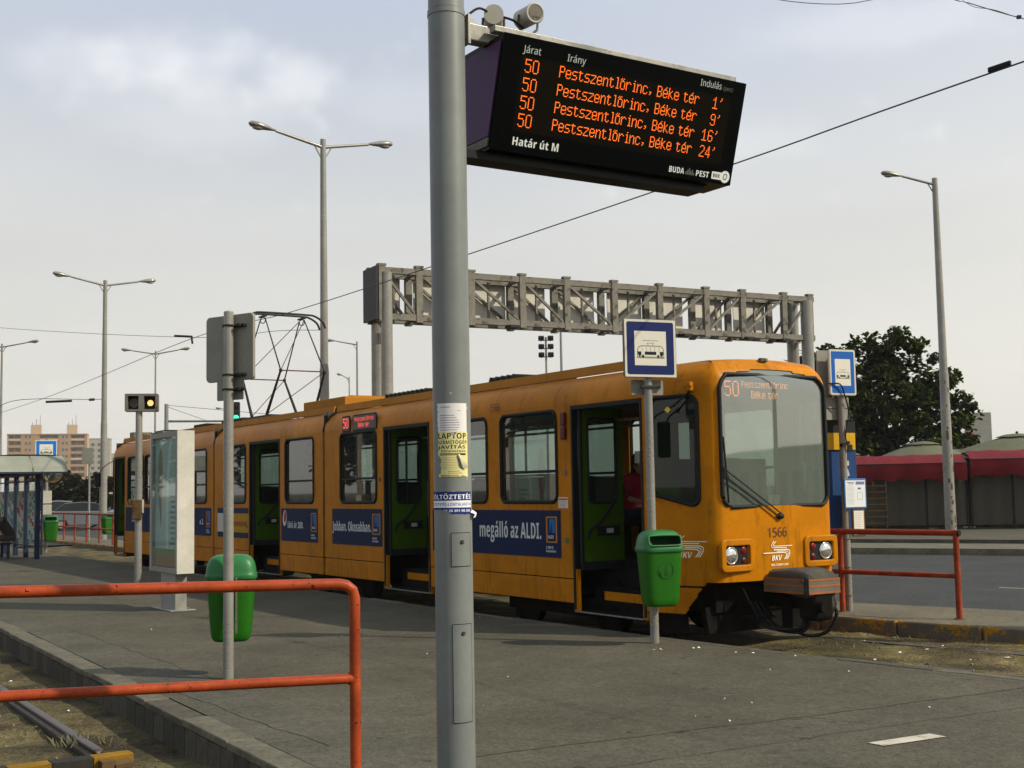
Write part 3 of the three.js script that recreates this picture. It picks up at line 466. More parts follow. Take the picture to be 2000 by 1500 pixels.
  part('driver_desk', [box(0.42, 0.08, 1.75, 0.38, 1.3, 1.15, 0, 0, 0.12), box(0.3, 0.6, 1.6, 0.4, 0.95, 1.15)], M.inside, tram);
  part('driver_seat', [rbx(0.42, 0.1, 0.45, 0.04, 0.95, 1.2, 1.45), rbx(0.1, 0.75, 0.42, 0.04, 1.16, 1.55, 1.45)], M.seat, tram);
  part('cab_partition', [box(0.03, 1.2, 1.5, 1.38, 1.32, 1.53), box(0.04, 0.9, 0.05, 1.38, 2.3, 0.8), box(0.04, 0.9, 0.05, 1.38, 2.3, 1.6)], M.inside, tram);
  part('route_card', box(0.004, 0.1, 0.17, 0.06, 1.44, 1.12, 0, 0, 0.15), std('route_card', [0.6, 0.42, 0.33], 0.8), tram);
  { const a = sp(ixL(0.82), 2.43, 0.06), b = sp(ixL(0.25), 2.43, 0.06), d = b.clone().sub(a); part('sun_visor', box(d.length(), 0.28, 0.006, (a.x + b.x) / 2, 2.43, (a.z + b.z) / 2, 0, Math.atan2(-d.z, d.x), 0), std('green_visor', [0.008, 0.04, 0.024], 0.4), tram); }

  // ---- body sections ----
  const sections = [[0.88, 9.42], [9.5, 14.82], [14.9, 22.27]];
  const doors = [[0.93, 2.29], [5.8, 7.24], [11.37, 12.87], [17.0, 18.45], [21.3, 22.2]];
  const wins = [[2.6, 3.87], [4.22, 5.49], [7.49, 8.79], [9.87, 11.1], [13.07, 14.2], [15.3, 16.55], [18.85, 19.6], [19.72, 21.0]];
  const farWins = [[1.2, 2.5], [2.75, 4.05], [4.3, 5.6], [5.85, 7.15], [7.4, 8.7], [9.9, 11.2], [11.5, 12.8], [13.1, 14.4], [15.3, 16.6], [16.9, 18.2], [18.5, 19.8], [20.1, 21.4]];
  const dTop = 2.585;
  const wallShape = (x0, x1, yb, yt, ws, ds, r = 0.1) => {
    const q = [[x0, yb]]; for (const [a, b] of ds) q.push([a, yb], [a, dTop], [b, dTop], [b, yb]); q.push([x1, yb], [x1, yt], [x0, yt]);
    const s = poly(q.filter((v, i) => !i || v[0] !== q[i - 1][0] || v[1] !== q[i - 1][1])); for (const [a, b] of ws) s.holes.push(rrect(a, 1.44, b - a, 1.11, r, THREE.Path)); return s;
  };
  const inside = ([a, b], [x0, x1]) => a >= x0 && b <= x1;
  for (const sec of sections) {
    const [x0, x1] = sec, ds = doors.filter((d) => inside(d, sec)), ws = wins.filter((d) => inside(d, sec)), fw = farWins.filter((d) => inside(d, sec));
    part('side_wall', ext(wallShape(x0, x1, 0.532, 2.62, ws, ds), 0.045), M.orange, tram);
    part('side_wall', ext(wallShape(x0, x1, 0.532, 2.62, fw, []), 0.045).translate(0, 0, TW - 0.045), M.orange, tram);
    let a = x0; for (const [d0, d1] of [...ds, [x1, x1]]) { if (d0 - a > 0.02) part('skirt_panel', rbx(d0 - a, 0.278, 0.045, 0.008, (a + d0) / 2, 0.379, 0.0225), M.orange, tram); a = d1; }
    part('skirt_panel', rbx(x1 - x0, 0.278, 0.045, 0.008, (x0 + x1) / 2, 0.379, TW - 0.0225), M.orange, tram);
    part('roof_shoulder', [ribbon(shoulder, x0, x1), ribbon(shoulder.map(([z, y]) => [TW - z, y]).reverse(), x0, x1)], M.orange, tram);
    const rf = part('roof', ribbon([[0.205, GUT - 0.01], [0.215, GUT + 0.012], [0.45, 2.975], [0.8, 3.0], [1.15, 3.01], [1.5, 3.0], [1.85, 2.975], [2.085, GUT + 0.012], [2.095, GUT - 0.01]], x0, x1), M.orangeRoof, tram);
    for (let f = x0 + 0.02; f < x1 - 0.1; f += 2.2) { const e = Math.min(f + 2.19, x1 - 0.02); part('roof_fairing', box(e - f, 0.115, 0.02, (e + f) / 2, 3.01, 0.235, 0.25, 0, 0), M.orangeRoof, rf); part('roof_fairing', box(e - f, 0.115, 0.02, (e + f) / 2, 3.01, TW - 0.235, -0.25, 0, 0), M.orangeRoof, rf); }
    part('end_wall', [box(0.03, 2.3, 0.5, x1 - 0.02, 1.8, 0.3), box(0.03, 2.3, 0.5, x1 - 0.02, 1.8, TW - 0.3), box(0.03, 0.3, TW - 0.1, x1 - 0.02, 2.75, TW / 2)], M.inside, tram);
    const floor = [box(x1 - x0, 0.06, 1.58, (x0 + x1) / 2, 0.7, 1.45)]; a = x0; for (const [d0, d1] of [...ds, [x1, x1]]) { if (d0 - a > 0.02) floor.push(box(d0 - a, 0.06, 0.6, (a + d0) / 2, 0.7, 0.36)); a = d1; }
    part('floor', floor, M.under, tram);
    part('ceiling', box(x1 - x0, 0.02, 2.1, (x0 + x1) / 2, 2.66, TW / 2), M.inside, tram);
    part('underframe', [box(x1 - x0 - 0.3, 0.4, 1.3, (x0 + x1) / 2, 0.45, 1.3)], M.under, tram);
  }
  for (const x of [9.46, 14.86]) part('bellows', [0, 1, 2].flatMap((k) => { const d = 0.03 + (k % 2) * 0.03, xx = x - 0.025 + k * 0.025; return [box(0.02, 2.5, 0.05, xx, 1.65, d + 0.02), box(0.02, 2.5, 0.05, xx, 1.65, TW - d - 0.02), box(0.02, 0.06, 2.1, xx, 2.9, TW / 2)]; }), M.black, tram);
  // windows: rubber gasket, pane, sliding light
  const winAt = ([a, b], z, sg, k) => {
    const cx = (a + b) / 2, w = b - a, h = 1.11, path = rrect(a, 1.44, w, h, 0.1).getPoints(6).map((v) => V(v.x, v.y, z)); path.pop();
    const f = part('window', [tube(path, 0.026, 150, 6, true, 0.2), box(w, 0.035, 0.03, cx, 1.815, z + sg * 0.012)], M.black, tram);
    part('pane', new THREE.ShapeGeometry(rrect(a, 1.44, w, h, 0.1), 6).translate(0, 0, z + sg * 0.022), M.glass, f);
    if (k) part('sliding_frame', [box(0.03, 0.72, 0.02, a + w * k, 2.18, z + sg * 0.035), box(w, 0.025, 0.02, cx, 2.5, z + sg * 0.035)], M.dark, f);
  };
  wins.forEach((v, i) => winAt(v, 0, 1, i % 2 ? 0.45 : 0.58)); farWins.forEach((v) => winAt(v, TW, -1, 0));
  // doors: folded leaf, jambs, steps, grab pole
  doors.forEach(([a, b], i) => {
    const w = b - a;
    part('door_frame', [box(0.035, 2.4, 0.08, a + 0.018, 1.37, 0.03), box(0.035, 2.4, 0.08, b - 0.018, 1.37, 0.03), box(w, 0.05, 0.08, (a + b) / 2, dTop - 0.02, 0.03)], M.black, tram);
    for (const q of [a + 0.03, b - 0.03]) part('door_post', box(0.07, 0.5, 0.05, q, 0.39, 0.0275), M.orange, tram);
    part('door_step', [box(w - 0.08, 0.03, 0.26, (a + b) / 2, 0.14, 0.13), box(w - 0.08, 0.24, 0.02, (a + b) / 2, 0.27, 0.28)], M.under, tram);
    part('step_edge', box(w - 0.1, 0.014, 0.02, (a + b) / 2, 0.148, 0.0), M.galv, tram);
    part('door_step', [box(w - 0.08, 0.03, 0.36, (a + b) / 2, 0.41, 0.45), box(w - 0.08, 0.28, 0.02, (a + b) / 2, 0.55, 0.64)], M.under, tram, { label: 'upper step' });
    part('step_riser', box(w - 0.3, 0.1, 0.012, (a + b) / 2 - 0.1, 0.33, 0.264), M.orange, tram);
    // leaf folded inwards at the far jamb; its green face looks forwards
    const lx = b - 0.09, leafS = rrect(0.05, 0.7, 0.62, 1.86, 0.02); leafS.holes.push(rrect(0.15, 1.42, 0.42, 1.02, 0.07, THREE.Path));
    const lf = part('door_leaf', ext(leafS, 0.035).rotateY(-PI / 2).translate(lx, 0, 0), M.leaf, tram);
    const gp = rrect(0.15, 1.42, 0.42, 1.02, 0.07).getPoints(5).map((v) => V(lx - 0.036, v.y, v.x)); gp.pop();
    part('leaf_gasket', tube(gp, 0.016, 90, 5, true, 0.2), M.black, lf); part('pane', new THREE.ShapeGeometry(rrect(0.15, 1.42, 0.42, 1.02, 0.07), 5).rotateY(-PI / 2).translate(lx - 0.018, 0, 0), M.glassDark, lf);
    part('leaf_edge', [box(0.05, 1.88, 0.03, lx - 0.02, 1.63, 0.05), box(0.05, 0.1, 0.62, lx - 0.02, 0.68, 0.36)], M.black, lf);
    part('closing_arm', [tube([V(lx - 0.06, 1.42, 0.5), V(lx - 0.07, 1.2, 0.3), V(lx - 0.06, 1.1, 0.15), V(lx - 0.05, 1.0, 0.12)], 0.018, 14, 6), box(0.05, 0.12, 0.3, lx - 0.06, 1.09, 0.42)], M.black, lf);
    part('label_plate', box(0.004, 0.055, 0.1, lx - 0.088, 1.09, 0.42), M.whitePlastic, lf);
    part('door_leaf', [box(0.03, 1.85, 0.5, a + 0.09, 1.63, 0.34)], M.leaf, tram);
    part('grab_pole', [cyl(V((a + b) / 2 - 0.05, 0.45, 0.5), V((a + b) / 2 - 0.05, 2.6, 0.5), 0.019), box(0.09, 0.14, 0.08, (a + b) / 2 - 0.05, 1.95, 0.46)], M.galv, tram);
    part('door_button', cyl(V(b + 0.13, 0.98, -0.012), V(b + 0.13, 0.98, 0.01), 0.035, 0.035, 16), M.binLid, tram);
    part('door_button', cyl(V(b + 0.13, 1.79, -0.012), V(b + 0.13, 1.79, 0.01), 0.032, 0.032, 16), M.galvDark, tram);
  });
  part('side_lamp', [rbx(0.09, 0.16, 0.05, 0.015, 2.42, 2.44, -0.02), rbx(0.09, 0.16, 0.05, 0.015, 2.42, 2.27, -0.02)], M.redLamp, tram);
  // seats, rails and panels inside
  const seats = []; for (let x = 2.9; x < 21; x += 0.85) { if (Math.abs(x - 9.4) < 0.5 || Math.abs(x - 14.8) < 0.5) continue; for (const z of [1.75, 0.55]) if (z > 1 || !doors.some(([a, b]) => x > a - 0.5 && x < b + 0.3)) seats.push([x, z]); }
  for (const [x, z] of seats) part('seat', [rbx(0.42, 0.08, 0.8, 0.03, x, 1.15, z), rbx(0.07, 0.62, 0.8, 0.03, x + 0.22, 1.45, z), box(0.06, 0.42, 0.5, x, 0.93, z)], M.seat, tram);
  for (const z of [0.62, 1.68]) part('handrail', cyl(V(1.5, 2.42, z), V(22, 2.42, z), 0.017), M.galv, tram);
  for (const x of [3.2, 5.0, 8.2, 10.6, 13.3, 16.2, 19.4]) part('grab_pole', cyl(V(x, 0.73, 0.9), V(x, 2.65, 0.9), 0.019), M.galv, tram);

  // advertising bands
  const adLogo = (x, l, t, w, h) => { x.fillStyle = '#c07a18'; x.fillRect(l, t, w, h); x.fillStyle = '#0c1f4a'; x.fillRect(l + w * 0.13, t + h * 0.06, w * 0.74, h * 0.88); x.fillStyle = '#1f6fb0'; x.fillRect(l + w * 0.3, t + h * 0.1, w * 0.5, h * 0.52); x.fillStyle = '#123a7a'; x.beginPath(); x.moveTo(l + w * 0.3, t + h * 0.62); x.lineTo(l + w * 0.52, t + h * 0.2); x.lineTo(l + w * 0.58, t + h * 0.62); x.fill(); x.fillStyle = '#e6e6e0'; x.font = 'bold ' + (h * 0.17 | 0) + 'px sans-serif'; x.fillText('ALDI', l + w * 0.17, t + h * 0.84, w * 0.66); x.font = 'bold ' + (h * 0.13 | 0) + 'px sans-serif'; x.fillText('5 ABB EI', l - w * 0.02, t + h * 1.22, w * 1.1); x.fillText('kunsabban', l - w * 0.02, t + h * 1.36, w * 1.1); };
  const ad = (x0, x1, name, draw, label) => { const w = Math.round((x1 - x0) * 300), h = 172, t = canvasTex(w, h, (x) => { x.fillStyle = '#0d2247'; x.fillRect(0, 0, w, h); draw(x, w, h); }); part(name, new THREE.PlaneGeometry(x1 - x0, 0.575).rotateY(PI).translate((x0 + x1) / 2, 1.05, -0.004), new THREE.MeshPhysicalMaterial({ specularIntensity: 0.25, name: 'advert_print', map: t, color: L(0.8, 0.8, 0.8), roughness: 0.55 }), tram, { uv: true, label }); };
  const txt = (x, s, px, l, b, w) => { x.fillStyle = '#d9dbd6'; x.font = 'bold ' + px + 'px sans-serif'; x.textBaseline = 'alphabetic'; x.fillText(s, l, b, w); };
  ad(2.54, 5.72, 'advert_band', (x, w, h) => { txt(x, 'megálló az ALDI.', 82, w * 0.4, h * 0.62, w * 0.47); adLogo(x, w * 0.9, h * 0.13, w * 0.075, h * 0.56); }, 'blue advertising band reading megálló az ALDI');
  ad(7.3, 9.12, 'advert_band', (x, w, h) => { txt(x, 'Jobban. Okosabban.', 62, 6, h * 0.62, w * 0.78); adLogo(x, w * 0.81, h * 0.13, w * 0.15, h * 0.56); }, 'blue advertising band reading Jobban. Okosabban.');
  ad(9.7, 11.3, 'advert_band', (x, w, h) => { x.save(); x.translate(w * 0.1, h * 0.3); x.rotate(0.18); x.fillStyle = '#d8d3cc'; x.beginPath(); x.ellipse(0, 0, w * 0.055, h * 0.25, 0, 0, 7); x.fill(); x.fillStyle = '#a02a30'; x.beginPath(); x.ellipse(4, -8, w * 0.032, h * 0.18, 0, 0, 7); x.fill(); x.restore(); txt(x, 'látó ár 200.', 46, w * 0.18, h * 0.6, w * 0.44); adLogo(x, w * 0.82, h * 0.13, w * 0.14, h * 0.56); }, 'blue advertising band with a red and white motif');
  ad(12.92, 14.62, 'advert_band', (x, w, h) => { x.fillStyle = '#c9c7bd'; x.fillRect(0, h * 0.18, w * 0.42, h * 0.64); x.fillStyle = '#b98a12'; x.fillRect(w * 0.42, h * 0.18, w * 0.58, h * 0.64); x.fillStyle = '#a0561c'; x.fillRect(w * 0.46, h * 0.45, w * 0.5, h * 0.16); x.fillStyle = '#9fb2b8'; x.fillRect(w * 0.3, h * 0.2, w * 0.12, h * 0.6); }, 'blue band with a yellow and white panel');
  ad(15.0, 16.9, 'advert_band', (x, w, h) => { txt(x, 'a 2.', 46, w * 0.62, h * 0.6, w * 0.16); adLogo(x, w * 0.84, h * 0.13, w * 0.12, h * 0.56); });
  ad(18.55, 21.2, 'advert_band', (x, w, h) => { x.fillStyle = '#9aa7b5'; x.fillRect(w * 0.2, h * 0.36, w * 0.12, h * 0.24); });
  part('notice_sticker', new THREE.PlaneGeometry(0.2, 0.13).rotateY(PI).translate(2.48, 1.43, -0.004), new THREE.MeshStandardMaterial({ name: 'notice', map: canvasTex(96, 64, (x) => { x.fillStyle = '#d8cfc0'; x.fillRect(0, 0, 96, 64); x.fillStyle = '#b05040'; x.fillRect(4, 6, 88, 12); x.fillStyle = '#8a857c'; for (let k = 0; k < 5; k++) x.fillRect(6, 24 + k * 8, 70 + (k % 2) * 14, 4); }), roughness: 0.7 }), tram, { uv: true });
  part('fleet_number', new THREE.PlaneGeometry(0.27, 0.15).rotateY(PI).translate(4.0, 2.68, -0.004 + 0.006), numMat, tram, { uv: true }).position.z = -0.01;
  // side destination displays
  const sideA = ledMat(128, 110, (x) => { dots(x, '50', 14, 14, 9, 4, '#ff4a3a'); }, '#3a3330'), sideB = ledMat(380, 110, (x) => { dots(x, 'Pestszentlőrinc', 26, 12, 3.7, 1.7, '#ff4a3a'); dots(x, 'Béke tér', 90, 58, 4.1, 1.9, '#ff4a3a'); }, '#3a3330');
  for (const [a, b, m] of [[8.4, 8.7, sideA], [7.45, 8.31, sideB]]) { const d = part('route_display', ext(rrect(a, 2.575, b - a, 0.26, 0.04), 0.012).translate(0, 0, -0.01), M.black, tram); part('led_face', new THREE.ShapeGeometry(rrect(-(b - a) / 2 + 0.02, -0.11, b - a - 0.04, 0.22, 0.03)), m, d, { uv: true }); const g = d.children[0].geometry; { const p = g.attributes.position, uv = g.attributes.uv; for (let i = 0; i < p.count; i++) uv.setXY(i, p.getX(i) / (b - a - 0.04) + 0.5, p.getY(i) / 0.22 + 0.5); g.rotateY(PI).translate((a + b) / 2, 2.705, -0.015); } }

  // roof equipment
  part('roof_box', [rbx(1.75, 0.2, 1.5, 0.02, 10.35, 3.14, 1.15), box(1.2, 0.05, 0.9, 10.4, 3.26, 1.15)], M.orangeRoof, tram);
  for (const [x, n] of [[4.75, 5], [7.3, 10], [15.3, 9], [17.6, 6], [20.6, 6]]) part('roof_resistor', Array.from({ length: n }, (_, k) => box(0.03, 0.14, 1.1, x + k * 0.15, 3.15, 1.3, 0, 0, 0.5)).concat([box(n * 0.15, 0.06, 1.15, x + n * 0.07, 3.05, 1.3)]), M.dark, tram);
  part('roof_hatch', [rbx(0.3, 0.18, 0.5, 0.02, 22.0, 3.13, 0.6), rbx(0.9, 0.12, 0.9, 0.02, 20.2, 3.08, 0.9)], M.galvDark, tram);
  for (const z of [0.5, 1.8]) part('roof_conduit', cyl(V(1.5, 3.02, z), V(9.2, 3.02, z), 0.02, 0.02, 6), M.dark, tram);
  // pantograph
  {
    const cx = 13.75, zc = 1.04, pg = part('pantograph', [bar(V(cx - 0.75, 3.12, zc - 0.55), V(cx + 0.75, 3.12, zc - 0.55), 0.05, 0.05), bar(V(cx - 0.75, 3.12, zc + 0.55), V(cx + 0.75, 3.12, zc + 0.55), 0.05, 0.05), bar(V(cx - 0.7, 3.12, zc - 0.55), V(cx - 0.7, 3.12, zc + 0.55), 0.05, 0.05), bar(V(cx + 0.7, 3.12, zc - 0.55), V(cx + 0.7, 3.12, zc + 0.55), 0.05, 0.05), ...[-0.6, 0.6].flatMap((dx) => [-0.5, 0.5].map((dz) => cyl(V(cx + dx, 3.0, zc + dz), V(cx + dx, 3.12, zc + dz), 0.05)))], M.dark, tram);
    for (const dx of [-1, 1]) for (const dz of [-1, 1]) {
      const base = V(cx + dx * 0.4, 3.16, zc + dz * 0.5), knee = V(cx + dx * 1.02, 3.98, zc + dz * 0.46), head = V(cx + dx * 0.12, 5.12, zc + dz * 0.42);
      part('lower_arm', [cyl(base, knee, 0.032, 0.022, 8), ball(0.04, knee.x, knee.y, knee.z, 1, 1, 1, 8)], M.dark, pg);
      part('upper_arm', cyl(knee, head, 0.015, 0.012, 8), M.dark, pg);
    }
    for (const dx of [-1, 1]) part('cross_stay', [cyl(V(cx + dx * 1.02, 3.98, zc - 0.46), V(cx + dx * 0.12, 5.12, zc + 0.42), 0.008, 0.008, 6), cyl(V(cx + dx * 0.4, 3.16, zc - 0.5), V(cx + dx * 1.02, 3.98, zc + 0.46), 0.008, 0.008, 6), cyl(V(cx + dx * 1.02, 3.98, zc - 0.46), V(cx + dx * 1.02, 3.98, zc + 0.46), 0.012, 0.012, 6)], std('stay_red', [0.07, 0.02, 0.03], 0.6), pg);
    for (const dx of [-0.14, 0.14]) part('contact_strip', tube([V(cx + dx, 4.97, zc - 0.88), V(cx + dx, 5.1, zc - 0.82), V(cx + dx, 5.2, zc - 0.66), V(cx + dx, 5.225, zc - 0.46), V(cx + dx, 5.225, zc + 0.46), V(cx + dx, 5.2, zc + 0.66), V(cx + dx, 5.1, zc + 0.82), V(cx + dx, 4.97, zc + 0.88)], 0.022, 40, 6), M.dark, pg);
    for (const dz of [-0.42, 0.42]) part('head_spring', [bar(V(cx - 0.16, 5.16, zc + dz), V(cx + 0.16, 5.16, zc + dz), 0.03, 0.06), xf(new THREE.TorusGeometry(0.06, 0.01, 5, 14), cx, 5.08, zc + dz, 0, 0.6, 0)], M.dark, pg);
  }
  // bogies, front underrun and coupler
  for (const x of [3.0, 9.46, 14.86, 20.2]) { const bg = part('bogie', [box(2.4, 0.22, 0.12, x, 0.16, 0.36), box(2.4, 0.22, 0.12, x, 0.16, TW - 0.36), box(0.6, 0.25, 1.4, x, 0.18, TW / 2)], M.under, tram); for (const dx of [-0.9, 0.9]) for (const z of [0.44, TW - 0.44]) part('wheel', cyl(V(x + dx, 0.17, z - 0.05), V(x + dx, 0.17, z + 0.05), 0.33, 0.33, 28), M.under, bg); }
  part('front_underrun', [box(0.6, 0.35, 1.5, 0.55, 0.42, 1.15), box(0.08, 0.28, 1.7, 0.32, 0.16, 1.15, 0, 0, -0.2), box(1.6, 0.45, 1.7, 1.5, 0.4, 1.3), box(0.5, 0.2, 0.06, 0.75, 0.12, 0.2, 0, 0, 0)], M.under, tram);
  {
    const cz = 1.12, cov = [];
    const ringAt = (x, y0, y1, hw, fold) => { const r = []; for (let k = 0; k < 28; k++) { const t = k / 28 * 2 * PI, c = Math.cos(t), s = Math.sin(t), e = (v) => Math.sign(v) * Math.abs(v) ** 0.45; r.push(V(x + fold * 0.03 * Math.sin(k * 2.3), (y0 + y1) / 2 + e(s) * (y1 - y0) / 2 + 0.012 * Math.sin(k * 1.7 + x * 20), cz + e(c) * hw)); } return r; };
    for (const [x, y0, y1, hw, f] of [[-0.02, 0.46, 0.69, 0.2, 0.2], [-0.2, 0.45, 0.7, 0.215, 0.4], [-0.4, 0.42, 0.715, 0.225, 0.5], [-0.53, 0.4, 0.7, 0.22, 0.6], [-0.6, 0.42, 0.68, 0.21, 0.15]]) cov.push(ringAt(x, y0, y1, hw, f));
    const cp = part('coupler', [box(0.75, 0.16, 0.2, -0.15, 0.37, cz), rbx(0.24, 0.3, 0.3, 0.05, -0.5, 0.33, cz), cyl(V(-0.6, 0.33, cz - 0.09), V(-0.72, 0.33, cz - 0.09), 0.06), box(0.1, 0.22, 0.06, -0.2, 0.2, cz - 0.12)], M.under, tram);
    const cover = part('coupler_cover', skin(cov.map((r) => r.slice().reverse()), true, null, false, true), std('cover_canvas', [0.085, 0.082, 0.075], 0.85, { map: tWorn }), cp);
    part('cover_skirt', skin([[-0.55, 0.42], [-0.6, 0.34], [-0.56, 0.22], [-0.5, 0.16]].map(([x, y], j) => Array.from({ length: 16 }, (_, k) => V(x + 0.02 * Math.sin(k * 1.9 + j), y, cz - 0.02 + (k / 15) * (0.24 - j * 0.03)))), false), std('cover_canvas_flap', [0.08, 0.077, 0.07], 0.85, { side: THREE.DoubleSide, map: tWorn }), cp);
    const bandM = std('reflex_grey', [0.16, 0.145, 0.12], 0.8, { map: tWorn }), orM = std('reflex_orange', [0.36, 0.13, 0.05], 0.8, { map: tWorn });
    for (const [y, h, m] of [[0.535, 0.13, bandM], [0.605, 0.022, orM], [0.54, 0.02, orM], [0.47, 0.022, orM]]) part('reflex_band', [box(0.58, h, 0.006, -0.27, y, cz - 0.232 - (m === orM ? 0.004 : 0)), box(0.006, h, 0.46, -0.63 - (m === orM ? 0.004 : 0), y, cz)], m, cover);
    for (const [z0, z1, dy] of [[0.75, 1.0, 0.0], [0.82, 1.05, -0.03], [0.9, 1.08, -0.01]]) part('hose', tube([V(0.1, 0.35, z0), V(-0.1, 0.12, z0), V(-0.25, dy + 0.08, (z0 + z1) / 2), V(-0.4, dy + 0.1, z1), V(-0.45, 0.25, z1)], 0.018, 24, 6), M.black, cp);
    part('hose', tube([V(-0.5, 0.4, 1.28), V(-0.56, 0.25, 1.36), V(-0.5, 0.06, 1.3), V(-0.35, 0.0, 1.18), V(-0.2, 0.08, 1.05), V(-0.12, 0.3, 1.0)], 0.02, 32, 6), M.black, cp);
    part('end_step', [box(0.25, 0.02, 0.3, -0.02, 0.2, 0.75), bar(V(-0.1, 0.2, 0.65), V(0.1, 0.5, 0.65), 0.02, 0.02), bar(V(-0.1, 0.2, 0.88), V(0.1, 0.5, 0.88), 0.02, 0.02)], M.under, tram);
  }
}

// ================= PLATFORM FURNITURE =================
const FACE = R(32.8);                    // things that look along the platform towards the viewer
const pictogram = (blue) => (x, w, h) => { // side view of a tram on a white square
  x.fillStyle = '#cfcab8'; const q = w / 200; x.fillRect(0, 0, w, h); x.fillStyle = blue; x.beginPath(); x.roundRect(8 * q, 8 * q, w - 16 * q, h - 16 * q, 8 * q); x.fill();
  const iw = 124 * q, ih = h * 0.6, il = (w - iw) / 2, it = (h - ih) / 2; x.fillStyle = '#d6d2c2'; x.fillRect(il, it, iw, ih);
  x.fillStyle = x.strokeStyle = '#0c1c1c'; const cy = it + ih * 0.62, l = il + iw * 0.1, r = il + iw * 0.9, u = iw / 100;
  x.lineWidth = 1.6 * u; x.beginPath(); x.moveTo(l - 2 * u, cy + 13 * u); x.lineTo(l - 1 * u, cy - 6 * u); x.quadraticCurveTo(l + 2 * u, cy - 18 * u, l + 12 * u, cy - 18 * u); x.lineTo(r - 12 * u, cy - 18 * u); x.quadraticCurveTo(r - 2 * u, cy - 18 * u, r + u, cy - 6 * u); x.lineTo(r + 2 * u, cy + 13 * u); x.closePath(); x.stroke();
  x.lineWidth = 0.7 * u; for (let k = 1; k < 6; k++) { x.beginPath(); x.moveTo(lerp(l, r, k / 6), cy - 17 * u); x.lineTo(lerp(l, r, k / 6), cy - 2 * u); x.stroke(); }
  x.fillRect(l + 22 * u, cy - 2 * u, r - l - 44 * u, 9 * u); x.beginPath(); x.moveTo(l, cy - 2 * u); x.lineTo(l + 11 * u, cy - 2 * u); x.lineTo(l + 11 * u, cy + 6 * u); x.lineTo(l + 6 * u, cy + 14 * u); x.lineTo(l, cy + 6 * u); x.fill(); x.beginPath(); x.moveTo(r, cy - 2 * u); x.lineTo(r - 11 * u, cy - 2 * u); x.lineTo(r - 11 * u, cy + 6 * u); x.lineTo(r - 6 * u, cy + 14 * u); x.lineTo(r, cy + 6 * u); x.fill();
  for (const c of [l + 16 * u, r - 16 * u]) { x.beginPath(); x.arc(c, cy + 11 * u, 4 * u, 0, 7); x.fill(); }
  x.fillRect(l - 4 * u, cy + 15 * u, r - l + 8 * u, 1.6 * u); x.lineWidth = u; x.beginPath(); x.moveTo(il + iw * 0.44, cy - 18 * u); x.lineTo(il + iw * 0.4, cy - 26 * u); x.lineTo(il + iw * 0.6, cy - 26 * u); x.lineTo(il + iw * 0.56, cy - 18 * u); x.stroke(); x.beginPath(); x.moveTo(il + iw * 0.25, cy - 33 * u); x.lineTo(il + iw * 0.75, cy - 33 * u); x.stroke();
};
const signFace = (w, h, tint, blue = '#101f58') => new THREE.MeshPhysicalMaterial({ specularIntensity: 0.35, name: 'tram_stop_print', map: canvasTex(400, Math.round(400 * h / w), pictogram(blue)), color: L(...tint), roughness: 0.45 });
const decal = (name, w, h, draw, o = {}) => new THREE.MeshPhysicalMaterial({ specularIntensity: 0.35, name, map: canvasTex(w, h, draw), roughness: 0.75, side: THREE.DoubleSide, ...o });

